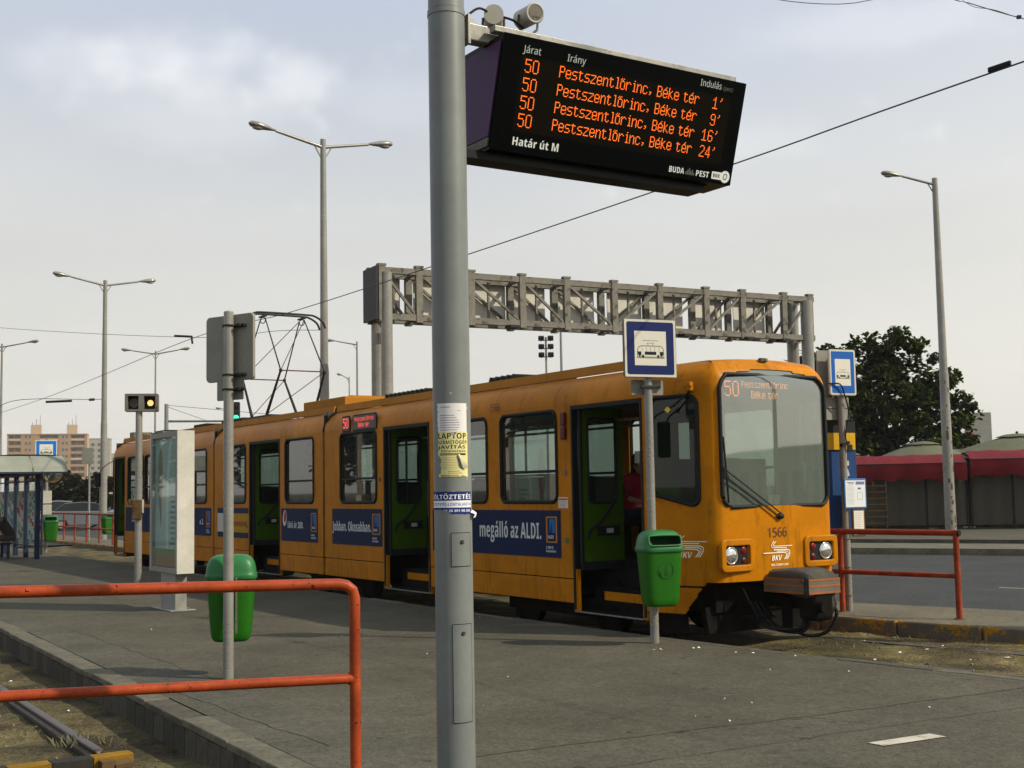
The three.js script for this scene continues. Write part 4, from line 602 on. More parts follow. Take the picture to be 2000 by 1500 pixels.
// ---- display pole in the foreground ----
{
  const pr = 0.084, t = thing('display_pole', 'thick grey steel pole carrying a lit departure display and torn notices', 'display pole', V(-0.272, 0, -5.6), FACE);
  const shaft = part('shaft', [cyl(V(0, 0, 0), V(0, 3.765, 0), pr, pr, 48)], M.polePaint, t);
  part('pole_cap', [cyl(V(0, 3.765, 0), V(0, 3.79, 0), pr + 0.003, pr + 0.003, 48), cyl(V(0, 3.793, 0), V(0, 4.1, 0), pr - 0.001, pr - 0.001, 48)], M.polePaint, t);
  // access doors, slightly proud of the tube, each with a key lock
  const curved = (a0, a1, y0, y1, r) => { const rings = []; for (let j = 0; j <= 1; j++) { const q = []; for (let i = 0; i <= 12; i++) { const a = lerp(a0, a1, i / 12); q.push(V(Math.sin(a) * r, lerp(y0, y1, j), Math.cos(a) * r)); } rings.push(q); } return skin(rings, false); };
  for (const [y0, y1] of [[0.6, 1.02], [1.27, 1.415]]) {
    const d = part('access_door', curved(R(-36), R(28), y0, y1, pr + 0.0022), M.polePaint, shaft);
    const e = R(-36), f = R(28), rim = (a, b) => [cyl(V(Math.sin(a) * (pr + 0.0012), y0, Math.cos(a) * (pr + 0.0012)), V(Math.sin(a) * (pr + 0.0012), y1, Math.cos(a) * (pr + 0.0012)), 0.0016, 0.0016, 5)];
    part('door_gap', [...rim(e), ...rim(f), ...[y0, y1].map((y) => tube(Array.from({ length: 8 }, (_, k) => { const a = lerp(e, f, k / 7); return V(Math.sin(a) * (pr + 0.0014), y, Math.cos(a) * (pr + 0.0014)); }), 0.0016, 14, 5))], M.black, d);
    const a = R(-4), q = V(Math.sin(a) * (pr + 0.002), y1 - 0.04, Math.cos(a) * (pr + 0.002));
    part('key_lock', [cyl(q, q.clone().add(V(Math.sin(a) * 0.004, 0, Math.cos(a) * 0.004)), 0.0085, 0.0085, 14)], M.black, d);
    part('lock_core', [cyl(q, q.clone().add(V(Math.sin(a) * 0.006, 0, Math.cos(a) * 0.006)), 0.004, 0.004, 3)], M.galv, d);
  }
  // notices pasted round the tube; the torn outline is cut in the sheet itself
  const sheetOn = (a0, a1, y0, y1, r, edge) => { const n = 60, m = 60, rings = []; for (let j = 0; j <= m; j++) { const q = []; for (let i = 0; i <= n; i++) { const a = lerp(a0, a1, i / n); q.push(V(Math.sin(a) * r, lerp(y0, y1, j / m), Math.cos(a) * r)); } rings.push(q); }
    const g = skin(rings, false, (i, j) => edge((i + 0.5) / n, 1 - (j + 0.5) / m)); const uv = new Float32Array(g.attributes.position.count * 2); for (let j = 0; j <= m; j++) for (let i = 0; i <= n; i++) { uv[(j * (n + 1) + i) * 2] = i / n; uv[(j * (n + 1) + i) * 2 + 1] = j / m; } g.setAttribute('uv', new THREE.BufferAttribute(uv, 2)); return g; };
  const jag = (v, k) => 0.03 * fbm3(v * 9, k, 1.7, 3) * 2;
  const lines = (x, l, t2, w, n, gap, th, c) => { x.fillStyle = c; for (let k = 0; k < n; k++) { let cx = l; const end = l + w * (0.72 + 0.28 * Math.abs(Math.sin(k * 2.7))); while (cx < end) { const ww = 4 + Math.abs(Math.sin(cx * 1.3 + k)) * 12; x.fillRect(cx, t2 + k * gap, Math.min(ww, end - cx), th); cx += ww + 3; } } };
  const paperA = decal('notice_white', 400, 300, (x, w, h) => { x.fillStyle = '#d3d0cc'; x.fillRect(0, 0, w, h); lines(x, 60, 36, 170, 1, 20, 8, '#55555c'); lines(x, 270, 74, 60, 1, 20, 6, '#77777c'); lines(x, 50, 122, 250, 7, 25, 8, '#6d6d78'); });
  const paperB = decal('notice_yellow', 512, 640, (x, w, h) => { x.fillStyle = '#d2c98c'; x.fillRect(0, 0, w, h); x.fillStyle = '#1a1a10'; const put = (s, px, y, l, ww) => { x.font = 'bold ' + px + 'px sans-serif'; const tw = x.measureText(s).width; x.save(); x.translate(l, y); x.scale(ww / tw, 1); x.fillText(s, 0, 0); x.restore(); };
    put('LAPTOP', 108, 96, 14, 470); put('SZÁMÍTÓGÉP', 66, 168, 16, 480); put('JAVÍTÁS', 62, 232, 28, 440); put('OTTHONÁBAN', 40, 282, 70, 400); x.fillRect(50, 296, 420, 26); x.fillStyle = '#a89a58'; x.font = 'bold 20px sans-serif'; lines(x, 60, 304, 380, 1, 20, 10, '#b9ad6a'); lines(x, 60, 352, 380, 8, 22, 7, '#8d8450'); lines(x, 180, 536, 260, 2, 26, 9, '#57512c'); lines(x, 60, 590, 400, 2, 22, 11, '#3b3820'); });
  const paperC = decal('notice_blue', 512, 256, (x, w, h) => { x.fillStyle = '#1b2a66'; x.fillRect(0, 0, w, h); x.fillStyle = '#dcdde0'; x.fillRect(0, 100, w, 78); x.font = 'bold 72px sans-serif'; const put = (s, y, l, ww) => { const tw = x.measureText(s).width; x.save(); x.translate(l, y); x.scale(ww / tw, 1); x.fillText(s, 0, 0); x.restore(); }; put('KÖLTÖZTETÉS', 84, 6, 500); x.font = 'bold 46px sans-serif'; x.fillStyle = '#4a5178'; put('KÖLTÖZTETÉS-LOMTALANÍTÁS', 158, 4, 504); x.fillStyle = '#d9dade'; x.font = 'bold 38px sans-serif'; put('06 20 391 90 200', 226, 200, 290); });
  const P3 = (py) => 1.6 + (958 - py) / 2450 * 5.6;   // heights on the tube
  part('notice', sheetOn(R(-80), R(20), P3(846), P3(790), pr + 0.0008, (u, v) => u > 0.02 + jag(v, 2)), paperA, shaft, { uv: true, label: 'white typed notice' });
  part('notice', sheetOn(R(-80), R(22), P3(935), P3(845), pr + 0.0014, (u, v) => u > 0.04 + 0.1 * sstep(0.45, 0.62, v) * (v < 0.9 ? 1 : 0) + jag(v, 5) && v < 0.96 + jag(u, 4) && !(u > 0.6 + (v - 0.52) * 0.4 && u < 0.64 + (v - 0.52) * 0.75 && v > 0.52 && v < 0.8) && !(v < 0.11 && u > 0.44 && u < 0.62 && v < 0.1 - Math.abs(u - 0.53) * 0.8)), paperB, shaft, { uv: true, label: 'torn yellow computer repair notice' });
  part('torn_flap', skin([[V(-0.02, P3(888), pr + 0.002), V(-0.012, P3(888), pr + 0.002)], [V(-0.008, P3(905), pr + 0.014), V(0.012, P3(905), pr + 0.018)], [V(0.006, P3(918), pr + 0.006), V(0.022, P3(914), pr + 0.012)]], false), decal('flap_back', 16, 16, (x) => { x.fillStyle = '#cfc9a8'; x.fillRect(0, 0, 16, 16); }), shaft);
  part('notice', sheetOn(R(-122), R(38), P3(1004), P3(960), pr + 0.001, (u, v) => v < 0.78 + (u > 0.35 ? 0.2 * sstep(0.35, 0.6, u) : 0) + jag(u, 8)), paperC, shaft, { uv: true, label: 'blue and white removal firm strip' });
  part('torn_flap', skin([[V(0.045, P3(1000), pr - 0.012), V(0.075, P3(996), pr - 0.04)], [V(0.06, P3(1004), pr + 0.006), V(0.09, P3(1002), pr - 0.03)], [V(0.055, P3(1012), pr - 0.004), V(0.088, P3(1010), pr - 0.035)]], false), decal('flap_white', 16, 16, (x) => { x.fillStyle = '#d8d8d8'; x.fillRect(0, 0, 16, 16); }), shaft);
  const residue = []; for (let k = 0; k < 22; k++) { const a = R(rr(-100, 20)), y = rr(P3(1000), P3(770)); residue.push(curved(a, a + rr(0.05, 0.2), y, y + rr(0.003, 0.012), pr + 0.0006)); }
  part('glue_residue', residue, std('paste_residue', [0.36, 0.34, 0.28], 0.9), shaft);
  // arm and display housing
  part('arm', [rbx(0.3, 0.085, 0.07, 0.008, 0.22, 3.72, -0.02), rbx(1.5, 0.03, 0.05, 0.004, 0.96, 3.73, 0.06), box(0.012, 0.14, 0.12, 0.1, 3.72, -0.02), box(0.05, 0.03, 0.03, 0.13, 3.775, -0.02)], M.galv, t);
  const a0 = 0.217, a1 = 1.714, prof = [[0.15, 3.69], [0, 3.18], [-0.2, 3.18], [-0.35, 3.69]];
  const shell = flipZ(ext(poly(prof), a1 - a0 - 0.012).rotateY(PI / 2).translate(a0 + 0.006, 0, 0));
    const house = part('display_housing', shell, M.screenFrame, t);
  part('end_panel', flipZ(ext(poly([[0.128, 3.66], [0.0, 3.24], [-0.19, 3.24], [-0.32, 3.66]]), 0.008).rotateY(PI / 2)).translate(a0 - 0.003, 0, 0), M.purple, house, { label: 'purple end panel' });
  part('end_panel', flipZ(ext(poly([[0.128, 3.66], [0.0, 3.24], [-0.19, 3.24], [-0.32, 3.66]]), 0.008).rotateY(PI / 2)).translate(a1 - 0.004, 0, 0), M.purple, house);
  part('end_trim', flipZ(ext(poly([[0.0, 3.235], [-0.012, 3.195], [-0.18, 3.195], [-0.19, 3.235]]), 0.008).rotateY(PI / 2)).translate(a0 - 0.003, 0, 0), M.galvDark, house);
  part('lower_box', ext(poly([[a0 - 0.1, 3.178], [a1 - 0.12, 3.178], [a1 - 0.155, 3.16], [a1 - 0.15, 3.138], [a0 - 0.1, 3.138]]), 0.12).translate(0, 0, -0.16), M.screenFrame, house);
  for (const a of [0.37, 0.43, 1.27, 1.32]) part('hanger_bolt', [cyl(V(a, 3.69, 0.05), V(a, 3.72, 0.05), 0.02, 0.014, 8), cyl(V(a, 3.72, 0.05), V(a, 3.735, 0.05), 0.008, 0.008, 6)], M.galvDark, house);
  const FW = 1600, FH = 572;
  const staticText = (x) => { x.fillStyle = '#b9beb9'; x.textBaseline = 'alphabetic'; x.font = '50px sans-serif'; x.fillText('Járat', 0.078 * FW, 0.135 * FH, 125); x.fillText('Irány', 0.242 * FW, 0.135 * FH, 120); x.fillText('Indulás', 0.795 * FW, 0.105 * FH, 155); x.fillStyle = '#6a706c'; x.font = '30px sans-serif'; x.fillText('(perc)', 0.9 * FW, 0.105 * FH, 70); x.fillStyle = '#d6dad6'; x.font = 'bold 58px sans-serif'; x.fillText('Határ út M', 0.078 * FW, 0.935 * FH, 290);
    x.font = 'bold 44px sans-serif'; x.fillText('BUDA', 0.715 * FW, 0.955 * FH, 110); x.fillText('PEST', 0.835 * FW, 0.955 * FH, 100); x.fillStyle = '#5c625e'; for (const [k, hh] of [[0, 16], [1, 26], [2, 38], [3, 22], [4, 30], [5, 14]]) x.fillRect(0.79 * FW + k * 11, 0.955 * FH - hh, 8, hh); x.fillStyle = '#d6dad6'; x.beginPath(); x.roundRect(0.908 * FW, 0.885 * FH, 92, 42, 6); x.fill(); x.beginPath(); x.arc(0.97 * FW, 0.922 * FH, 34, 0, 7); x.fill(); x.fillStyle = '#0a0e0d'; x.font = 'bold 28px sans-serif'; x.fillText('BKK', 0.913 * FW, 0.94 * FH, 56); x.lineWidth = 5; x.strokeStyle = '#30403c'; x.beginPath(); x.ellipse(0.97 * FW, 0.922 * FH, 12, 16, 0.3, 0, 7); x.stroke(); };
  const rowsT = [["1'", 0.19], ["9'", 0.35], ["16'", 0.505], ["24'", 0.66]];
  const led = (x, c) => { for (const [time, v] of rowsT) { const y = v * FH; dots(x, '50', 0.092 * FW, y, 7.6, 3.1, c); dots(x, 'Pestszentlőrinc, Béke tér', 0.222 * FW, y, 6.55, 2.9, c); const w = [...time].reduce((q, ch) => q + (ch === "'" ? 5 : 6), 0) * 7.2; dots(x, time, 0.915 * FW - w, y, 7.2, 3.0, c); } };
  const faceMap = canvasTex(FW, FH, (x) => { x.fillStyle = '#020404'; x.fillRect(0, 0, FW, FH); x.fillStyle = '#0f0b05'; x.fillRect(0.075 * FW, 0.165 * FH, 0.865 * FW, 0.65 * FH); staticText(x); led(x, '#d8702a'); });
  const faceGlow = canvasTex(FW, FH, (x) => { x.fillStyle = '#000'; x.fillRect(0, 0, FW, FH); led(x, '#ff6a1c'); });
  const fl = Math.hypot(0.15, 0.51), tilt = Math.atan2(0.15, 0.51);
  part('screen', new THREE.PlaneGeometry(a1 - a0, fl).rotateX(tilt).translate((a0 + a1) / 2, 3.435 - 0.0012, 0.075 + 0.005), new THREE.MeshPhysicalMaterial({ name: 'led_screen', map: faceMap, emissiveMap: faceGlow, emissive: L(1, 1, 1), emissiveIntensity: 1.5, roughness: 0.4, specularIntensity: 0.12 }), house, { uv: true, label: 'lit orange departure board' });
  // two cylinder loudspeakers on the arm
  for (const [x, y, z, ry, pitch, lab] of [[0.42, 3.835, 0.05, -0.12, 0.12, 'front'], [0.27, 3.82, -0.02, 2.6, 0.1, 'rear']]) {
    const ls = part('loudspeaker', [xf(new THREE.CylinderGeometry(0.046, 0.046, 0.14, 24, 1).rotateX(PI / 2), 0, 0, 0), xf(new THREE.TorusGeometry(0.043, 0.007, 8, 24), 0, 0, 0.07)], M.whitePlastic, t, { at: [x, y, z], ry });
    ls.rotation.x = pitch;
    part('speaker_grille', cyl(V(0, 0, 0.066), V(0, 0, 0.074), 0.039, 0.039, 24), M.galvDark, ls);
    part('speaker_bracket', [tube([V(-0.05, 0, 0), V(-0.05, -0.055, 0), V(-0.02, -0.08, 0), V(0.02, -0.08, 0), V(0.05, -0.055, 0), V(0.05, 0, 0)], 0.006, 24, 5, false, 0.2)], M.galvDark, ls);
  }
  part('arm_cable', tube([V(0.09, 3.78, 0.03), V(0.16, 3.83, 0.03), V(0.24, 3.82, 0.02), V(0.33, 3.8, 0.05), V(0.38, 3.76, 0.07)], 0.006, 20, 5), M.black, t);
}
// ---- red railing in the foreground ----
{
  const t = thing('red_railing', 'worn red tubular railing with rounded corner standing nearest the viewer', 'railing', V(-0.865, 0, -6.8));
  const A = (x, y, z) => V(x + 0.865, y, -z + 6.8);
  part('top_rail', new THREE.TubeGeometry(new THREE.CatmullRomCurve3([A(-4.13, 1.185, 5.48), A(-2.5, 1.148, 6.14), A(-1.5, 1.126, 6.545), A(-1.0, 1.114, 6.748), A(-0.93, 1.11, 6.776), A(-0.89, 1.095, 6.79), A(-0.868, 1.06, 6.8), A(-0.865, 1.0, 6.8)], false, 'catmullrom', 0.35), 90, 0.03, 16), M.redPaint, t);
  part('post', cyl(A(-0.865, -0.02, 6.8), A(-0.865, 1.01, 6.8), 0.0295, 0.0295, 16), M.redPaint, t);
  part('lower_rail', cyl(A(-4.1, 0.69, 5.49), A(-0.865, 0.611, 6.8), 0.027, 0.027, 16), M.redPaint, t);
  part('weld_bead', [new THREE.TorusGeometry(0.03, 0.006, 6, 18).rotateY(R(66)).translate(-0.027, 0.6117, -0.0)], M.redPaint, t);
  part('post', cyl(A(-4.1, -0.25, 5.49), A(-4.1, 1.18, 5.49), 0.0295, 0.0295, 16), M.redPaint, t);
}
// ---- litter bins ----
function makeBin(name, label, at, turn, group) {
  const t = thing(name, label, 'litter bin', at, turn, group);
  const ring = (y, w, d, e = 0.5) => Array.from({ length: 40 }, (_, k) => { const a = k / 40 * 2 * PI, c = Math.cos(a), s = Math.sin(a), q = (v) => Math.sign(v) * Math.abs(v) ** e; return V(q(c) * w / 2, y, q(s) * d / 2); }).reverse();
  const shell = [[0.0, 0.26, 0.19], [0.008, 0.3, 0.22], [0.03, 0.335, 0.25], [0.08, 0.358, 0.268], [0.3, 0.392, 0.293], [0.555, 0.428, 0.318]];
  part('bin_body', skin(shell.map((v) => ring(...v)), true, null, true, false), M.bin, t);
  part('bin_liner', skin([[0.12, 0.31, 0.23], [0.56, 0.395, 0.29]].map((v) => ring(...v)), true, null, true, false), M.black, t);
  const hood = [[0.55, 0.43, 0.325], [0.552, 0.455, 0.35], [0.585, 0.46, 0.355], [0.592, 0.445, 0.34], [0.62, 0.438, 0.333], [0.65, 0.43, 0.325], [0.69, 0.41, 0.31], [0.72, 0.38, 0.285], [0.745, 0.335, 0.25], [0.76, 0.27, 0.2], [0.767, 0.15, 0.11]];
  const rings = hood.map((v) => ring(...v));
  const lid = part('bin_lid', skin(rings, true, (i, j) => { const p = rings[j][i]; return !(j >= 4 && j <= 6 && p.z > 0.1 && Math.abs(p.x) < 0.165); }, false, true), M.binLid, t);
  part('lid_rim', new THREE.TubeGeometry(new THREE.CatmullRomCurve3([[-0.15, 0.617, 0.172], [0.15, 0.617, 0.172], [0.175, 0.65, 0.155], [0.155, 0.712, 0.135], [-0.155, 0.712, 0.135], [-0.175, 0.65, 0.155]].map((v) => V(...v)), true, 'catmullrom', 0.3), 60, 0.009, 6, true), M.binLid, lid);
  part('emblem_ring', [new THREE.TorusGeometry(0.082, 0.0035, 5, 36).translate(0, 0.37, 0.152), ball(0.013, 0.008, 0.418, 0.151, 1, 1, 0.3), bar(V(0.004, 0.4, 0.151), V(0.012, 0.35, 0.151), 0.022, 0.004), bar(V(0.0, 0.352, 0.15), V(-0.012, 0.312, 0.149), 0.012, 0.004), bar(V(0.012, 0.352, 0.15), V(0.026, 0.312, 0.149), 0.012, 0.004), bar(V(0, 0.395, 0.151), V(-0.034, 0.37, 0.151), 0.009, 0.004), bar(V(-0.045, 0.35, 0.15), V(-0.042, 0.315, 0.149), 0.03, 0.004)], std('bin_emblem', [0.01, 0.055, 0.012], 0.6), t);
  part('wall_bracket', [box(0.018, 0.5, 0.02, 0.05, 0.33, -0.165), box(0.018, 0.5, 0.02, -0.05, 0.33, -0.165), cyl(V(0.05, 0.56, -0.18), V(0.05, 0.56, -0.16), 0.012), cyl(V(-0.05, 0.56, -0.18), V(-0.05, 0.56, -0.16), 0.012)], M.galvDark, t);
  return t;
}
const BG = 'green litter bins on poles';
const binA = makeBin('litter_bin', 'green litter bin with round emblem below the blue tram stop sign', V(1.421 + 0.045, 0.395, -13.08 + 0.21), R(18), BG);
copy(binA, V(-2.545, 0.3, -11.34), R(190), 'green litter bin seen from behind, nearest to the red railing');
// ---- tram stop signs ----
function makeStop(label, at, turn, face, h = 3.35) {
  const t = thing('tram_stop_sign', label, 'sign', at, turn);
  part('pole', [cyl(V(0, -0.02, 0), V(0, h, 0), 0.046, 0.044, 20)], M.galv, t);
  part('pole_cap', ball(0.045, 0, h, 0, 1, 0.35, 1), M.galv, t);
  return t;
}
{
  const t = makeStop('blue tram stop sign on a grey pole beside the front tram door', V(1.421, 0, -13.08), R(22), 0, 3.3);
  const pl = part('sign_plate', ext(rrect(-0.305, 2.735, 0.61, 0.61, 0.03), 0.035).translate(-0.005, 0, 0.05), M.galvDark, t);
  part('sign_face', new THREE.PlaneGeometry(0.6, 0.6).translate(-0.005, 3.04, 0.088), signFace(1, 1, [0.85, 0.85, 0.85]), pl, { uv: true });
  part('lower_plate', ext(rrect(-0.19, 2.565, 0.38, 0.155, 0.02), 0.006).translate(0.02, 0, -0.06), M.signBack, t);
  part('clamp', [rbx(0.22, 0.035, 0.02, 0.008, 0, 2.64, 0.05), cyl(V(-0.1, 2.64, 0.04), V(-0.1, 2.64, 0.07), 0.014), cyl(V(0.1, 2.64, 0.04), V(0.1, 2.64, 0.07), 0.014)], M.dark, t);
  const u = makeStop('back of a grey tram stop sign on the pole nearest the red railing', V(-2.517, 0, -11.1), R(-33.6), 0, 3.22);
  const q = part('sign_plate', ext(rrect(-0.29, 2.62, 0.58, 0.58, 0.035), 0.02, { bevelEnabled: true, bevelSize: 0.008, bevelThickness: 0.006, bevelSegments: 2 }).translate(-0.06, 0, -0.09), M.signBack, u);
  part('sign_face', new THREE.PlaneGeometry(0.58, 0.58).rotateY(PI).translate(-0.06, 2.91, -0.098), signFace(1, 1, [0.85, 0.85, 0.85]), q, { uv: true });
  part('lower_plate', ext(rrect(-0.165, 2.44, 0.33, 0.19, 0.015), 0.01).translate(-0.05, 0, -0.075), M.signBack, u);
  for (const y of [3.1, 2.66, 2.53]) part('clamp', [rbx(0.24, 0.03, 0.03, 0.008, 0.04, y, -0.045), new THREE.TorusGeometry(0.05, 0.009, 6, 20).rotateX(PI / 2).translate(0, y, 0), cyl(V(0.11, y, -0.05), V(0.11, y, -0.01), 0.016), cyl(V(-0.08, y, -0.05), V(-0.08, y, -0.01), 0.012)], M.dark, u);
}
// ---- advertising light box ----
{
  const t = thing('advertising_light_box', 'tall white framed advertising light box on a grey pedestal', 'light box', V(-4.67, 0, -17.44), TH);
  const fr = part('frame', [box(1.22, 0.07, 0.24, 0.61, 2.465, 0.12), box(1.22, 0.07, 0.24, 0.61, 0.555, 0.12), box(0.07, 1.84, 0.238, 0.035, 1.51, 0.12), box(0.07, 1.84, 0.238, 1.185, 1.51, 0.12)], M.cabinetGrey, t);
  part('end_panel', rbx(0.02, 1.985, 0.246, 0.006, -0.008, 1.51, 0.12), M.cabinetWhite, fr);
  part('end_panel', rbx(0.02, 1.985, 0.246, 0.006, 1.228, 1.51, 0.12), M.cabinetWhite, fr);
  const art = decal('poster_print', 384, 640, (x, w, h) => { const g = x.createLinearGradient(0, 0, w, 0); g.addColorStop(0, '#b4c0bb'); g.addColorStop(0.5, '#c3cbc6'); g.addColorStop(1, '#b6beb8'); x.fillStyle = g; x.fillRect(0, 0, w, h); x.fillStyle = '#e2e4df'; x.beginPath(); x.moveTo(w * 0.72, 0); x.quadraticCurveTo(w * 0.5, h * 0.4, w * 0.58, h); x.lineTo(w * 0.5, h); x.quadraticCurveTo(w * 0.4, h * 0.4, w * 0.62, 0); x.fill(); x.fillStyle = '#a08468'; x.beginPath(); x.ellipse(w * 0.22, h * 0.3, w * 0.1, h * 0.22, 0, 0, 7); x.fill(); x.fillStyle = '#8d6350'; x.beginPath(); x.moveTo(w * 0.3, h * 0.35); x.lineTo(w * 0.12, h * 0.4); x.lineTo(w * 0.26, h * 0.72); x.fill(); x.fillStyle = '#6d7f73'; for (let k = 0; k < 10; k++) x.fillRect(w * (0.62 + 0.03 * (k % 3)), h * (0.45 + k * 0.04), w * 0.22, h * 0.016); x.fillStyle = '#6c7d55'; x.fillRect(0, h * 0.86, w, h * 0.06); x.fillStyle = '#a0694a'; x.fillRect(0, h * 0.92, w, h * 0.08); });
  part('poster', new THREE.PlaneGeometry(1.08, 1.84).rotateY(PI).translate(0.61, 1.51, 0.05), art, fr, { uv: true });
  part('poster', new THREE.PlaneGeometry(1.08, 1.84).translate(0.61, 1.51, 0.19), art, fr, { uv: true });
  part('glass_door', box(1.1, 1.86, 0.006, 0.61, 1.51, 0.006), M.clear, fr);
  part('glass_door', box(1.1, 1.86, 0.006, 0.61, 1.51, 0.234), M.clear, fr);
  part('pedestal', [box(0.66, 0.52, 0.16, 0.5, 0.26, 0.12)], M.cabinetGrey, t);
  part('base_plate', rbx(0.86, 0.02, 0.36, 0.006, 0.5, 0.01, 0.12), M.galv, t);
}
// ---- two-lamp signal post ----
{
  const t = thing('signal_post', 'grey post with a two lamp signal box, right lamp lit', 'signal', V(-6.74, 0, -22.6), R(10));
  part('post', [cyl(V(0, -0.02, 0), V(0, 3.12, 0), 0.065, 0.06, 16)], M.galv, t);
  const b = part('signal_box', ext((() => { const s = rrect(-0.29, 3.12, 0.58, 0.32, 0.02); s.holes.push(rrect(-0.24, 3.16, 0.19, 0.24, 0.01, THREE.Path)); s.holes.push(rrect(0.04, 3.16, 0.2, 0.24, 0.01, THREE.Path)); return s; })(), 0.2).translate(0.05, 0, -0.1), M.galvDark, t);
  part('box_back', box(0.55, 0.29, 0.02, 0.05, 3.28, -0.09), M.black, b);
  part('lamp', cyl(V(-0.095, 3.28, -0.07), V(-0.095, 3.28, -0.05), 0.085, 0.085, 20), M.galvDark, b, { label: 'unlit signal lamp' });
  part('lamp', [ball(0.055, 0.19, 3.28, -0.06, 1, 1, 0.3)], std('signal_lit', [0.9, 0.7, 0.3], 0.4, { emissive: L(1, 0.66, 0.2), emissiveIntensity: 1.1 }), b, { label: 'lit pale yellow signal lamp' });
  part('junction_box', [rbx(0.16, 0.36, 0.18, 0.015, -0.02, 1.36, 0.02), rbx(0.1, 0.1, 0.08, 0.01, -0.12, 1.5, 0.05)], M.brown, t);
  part('notice', box(0.02, 0.24, 0.13, 0.08, 1.42, 0.03), M.whitePlastic, t);
}
// ---- railing, stop sign and boards on the island ----
{
  const t = thing('red_railing', 'old red railing on the island beside the road behind the coupler', 'railing', V(4.09, 0, -15.89), Math.atan2(1.115, 1.058) - 0 + PI * 0);
  const dir = V(5.148 - 4.082, 0, -(14.775 - 15.892)).normalize(); t.rotation.y = Math.atan2(-dir.z, dir.x); const len = Math.hypot(1.066, 1.117);
  for (const x of [0, len]) { part('post', cyl(V(x, -0.03, 0), V(x, 1.03, 0), 0.037, 0.035, 14), M.redPaintOld, t); part('post_foot', cyl(V(x, 0, 0), V(x, 0.012, 0), 0.07, 0.06, 10), M.brown, t); }
  part('top_rail', cyl(V(-1.2, 1.0, 0), V(len + 0.03, 1.0, 0), 0.036, 0.036, 14), M.redPaintOld, t);
  part('lower_rail', cyl(V(-1.2, 0.5, 0), V(len, 0.5, 0), 0.03, 0.03, 14), M.redPaintOld, t);
  part('rail_end_cap', cyl(V(len + 0.03, 1.0, 0), V(len + 0.05, 1.0, 0), 0.037, 0.037, 12), M.black, t);
  part('post', cyl(V(-1.2, -0.03, 0), V(-1.2, 1.0, 0), 0.037, 0.035, 14), M.redPaintOld, t);
  const s = makeStop('weathered blue tram stop sign with timetables behind the tram front', V(4.19, 0, -15.96), R(24), 0, 3.28);
  part('pole_wire', [[0.9], [0.55], [0.2]].map(([y]) => new THREE.TorusGeometry(0.055, 0.006, 5, 16).rotateX(PI / 2).translate(-0.02, y, 0)), M.brown, s);
  const pl = part('sign_plate', ext(rrect(-0.205, 2.715, 0.41, 0.585, 0.03), 0.03).translate(-0.02, 0, 0.05), M.whitePlastic, s);
  part('sign_face', new THREE.PlaneGeometry(0.39, 0.565).translate(-0.02, 3.0075, 0.083), signFace(0.39, 0.565, [0.9, 0.9, 0.9], '#1c5aa8'), pl, { uv: true });
  part('sign_plate', ext(rrect(-0.29, 2.715, 0.41, 0.585, 0.03), 0.02).translate(0.0, 0, -0.1), M.signBack, s, { label: 'second plate behind' });
  for (const y of [2.56, 2.41]) part('route_plate', ext(rrect(-0.22, y, 0.4, 0.14, 0.02), 0.012).translate(-0.02, 0, -0.06), M.signBack, s);
  const board = part('information_board', box(0.62, 1.42, 0.05, 0.0, 1.68, -0.16), std('board_blue', [0.012, 0.05, 0.17], 0.5, { map: tGrime }), s);
  part('board_header', box(0.6, 0.15, 0.02, 0, 2.32, -0.122), M.black, board);
  part('yellow_band', box(0.58, 0.215, 0.02, 0, 2.14, -0.12), std('band_yellow', [0.62, 0.36, 0.01], 0.55, { map: tGrime }), board);
  part('timetable', [rbx(0.35, 0.38, 0.03, 0.01, 0.1, 1.47, 0.07)], std('frame_blue', [0.03, 0.14, 0.35], 0.5), s);
  const sheetMat = decal('timetable_print', 200, 220, (x, w, h) => { x.fillStyle = '#d5d8d6'; x.fillRect(0, 0, w, h); x.fillStyle = '#333a50'; x.fillRect(16, 14, 70, 5); x.fillRect(30, 26, 56, 5); x.fillStyle = '#6c72a8'; x.fillRect(104, 10, 88, 26); x.fillStyle = '#9aa3b5'; for (let k = 0; k < 16; k++) x.fillRect(14, 44 + k * 10, 60 + (k * 13 % 20), 3); x.fillStyle = '#41607a'; x.fillRect(124, 60, 30, 16); x.strokeStyle = '#7fa5bd'; x.lineWidth = 4; x.strokeRect(118, 100, 50, 60); });
  part('timetable_sheet', new THREE.PlaneGeometry(0.31, 0.335).translate(0.1, 1.47, 0.087), sheetMat, s, { uv: true });
  part('notice_frame', rbx(0.2, 0.35, 0.025, 0.008, 0.14, 1.105, 0.07), M.brown, s);
  part('notice_sheet', new THREE.PlaneGeometry(0.155, 0.3).translate(0.14, 1.105, 0.084), decal('notice_print', 80, 150, (x, w, h) => { x.fillStyle = '#d2cec2'; x.fillRect(0, 0, w, h); x.fillStyle = '#a9a59a'; for (let k = 0; k < 9; k++) x.fillRect(10, 14 + k * 14, 54 - k * 3, 3); }), s, { uv: true });
  part('sticker', [box(0.12, 0.06, 0.004, 0.13, 1.86, -0.13), box(0.09, 0.09, 0.004, 0.14, 1.73, -0.13, 0, 0, 0.3)], M.whitePlastic, board);
  part('loose_cable', tube([V(-0.25, 2.86, 0.09), V(-0.1, 2.85, 0.12), V(-0.02, 2.72, 0.1), V(0.06, 2.55, 0.06), V(0.05, 2.4, 0.06), V(0.0, 2.2, 0.06), V(0.03, 2.05, 0.07)], 0.01, 40, 6), M.black, s);
  part('strap', [box(0.12, 0.04, 0.06, 0.0, 2.1, 0.04, 0, 0, 0.3), box(0.07, 0.08, 0.02, 0.06, 2.05, 0.06)], M.black, s);
}

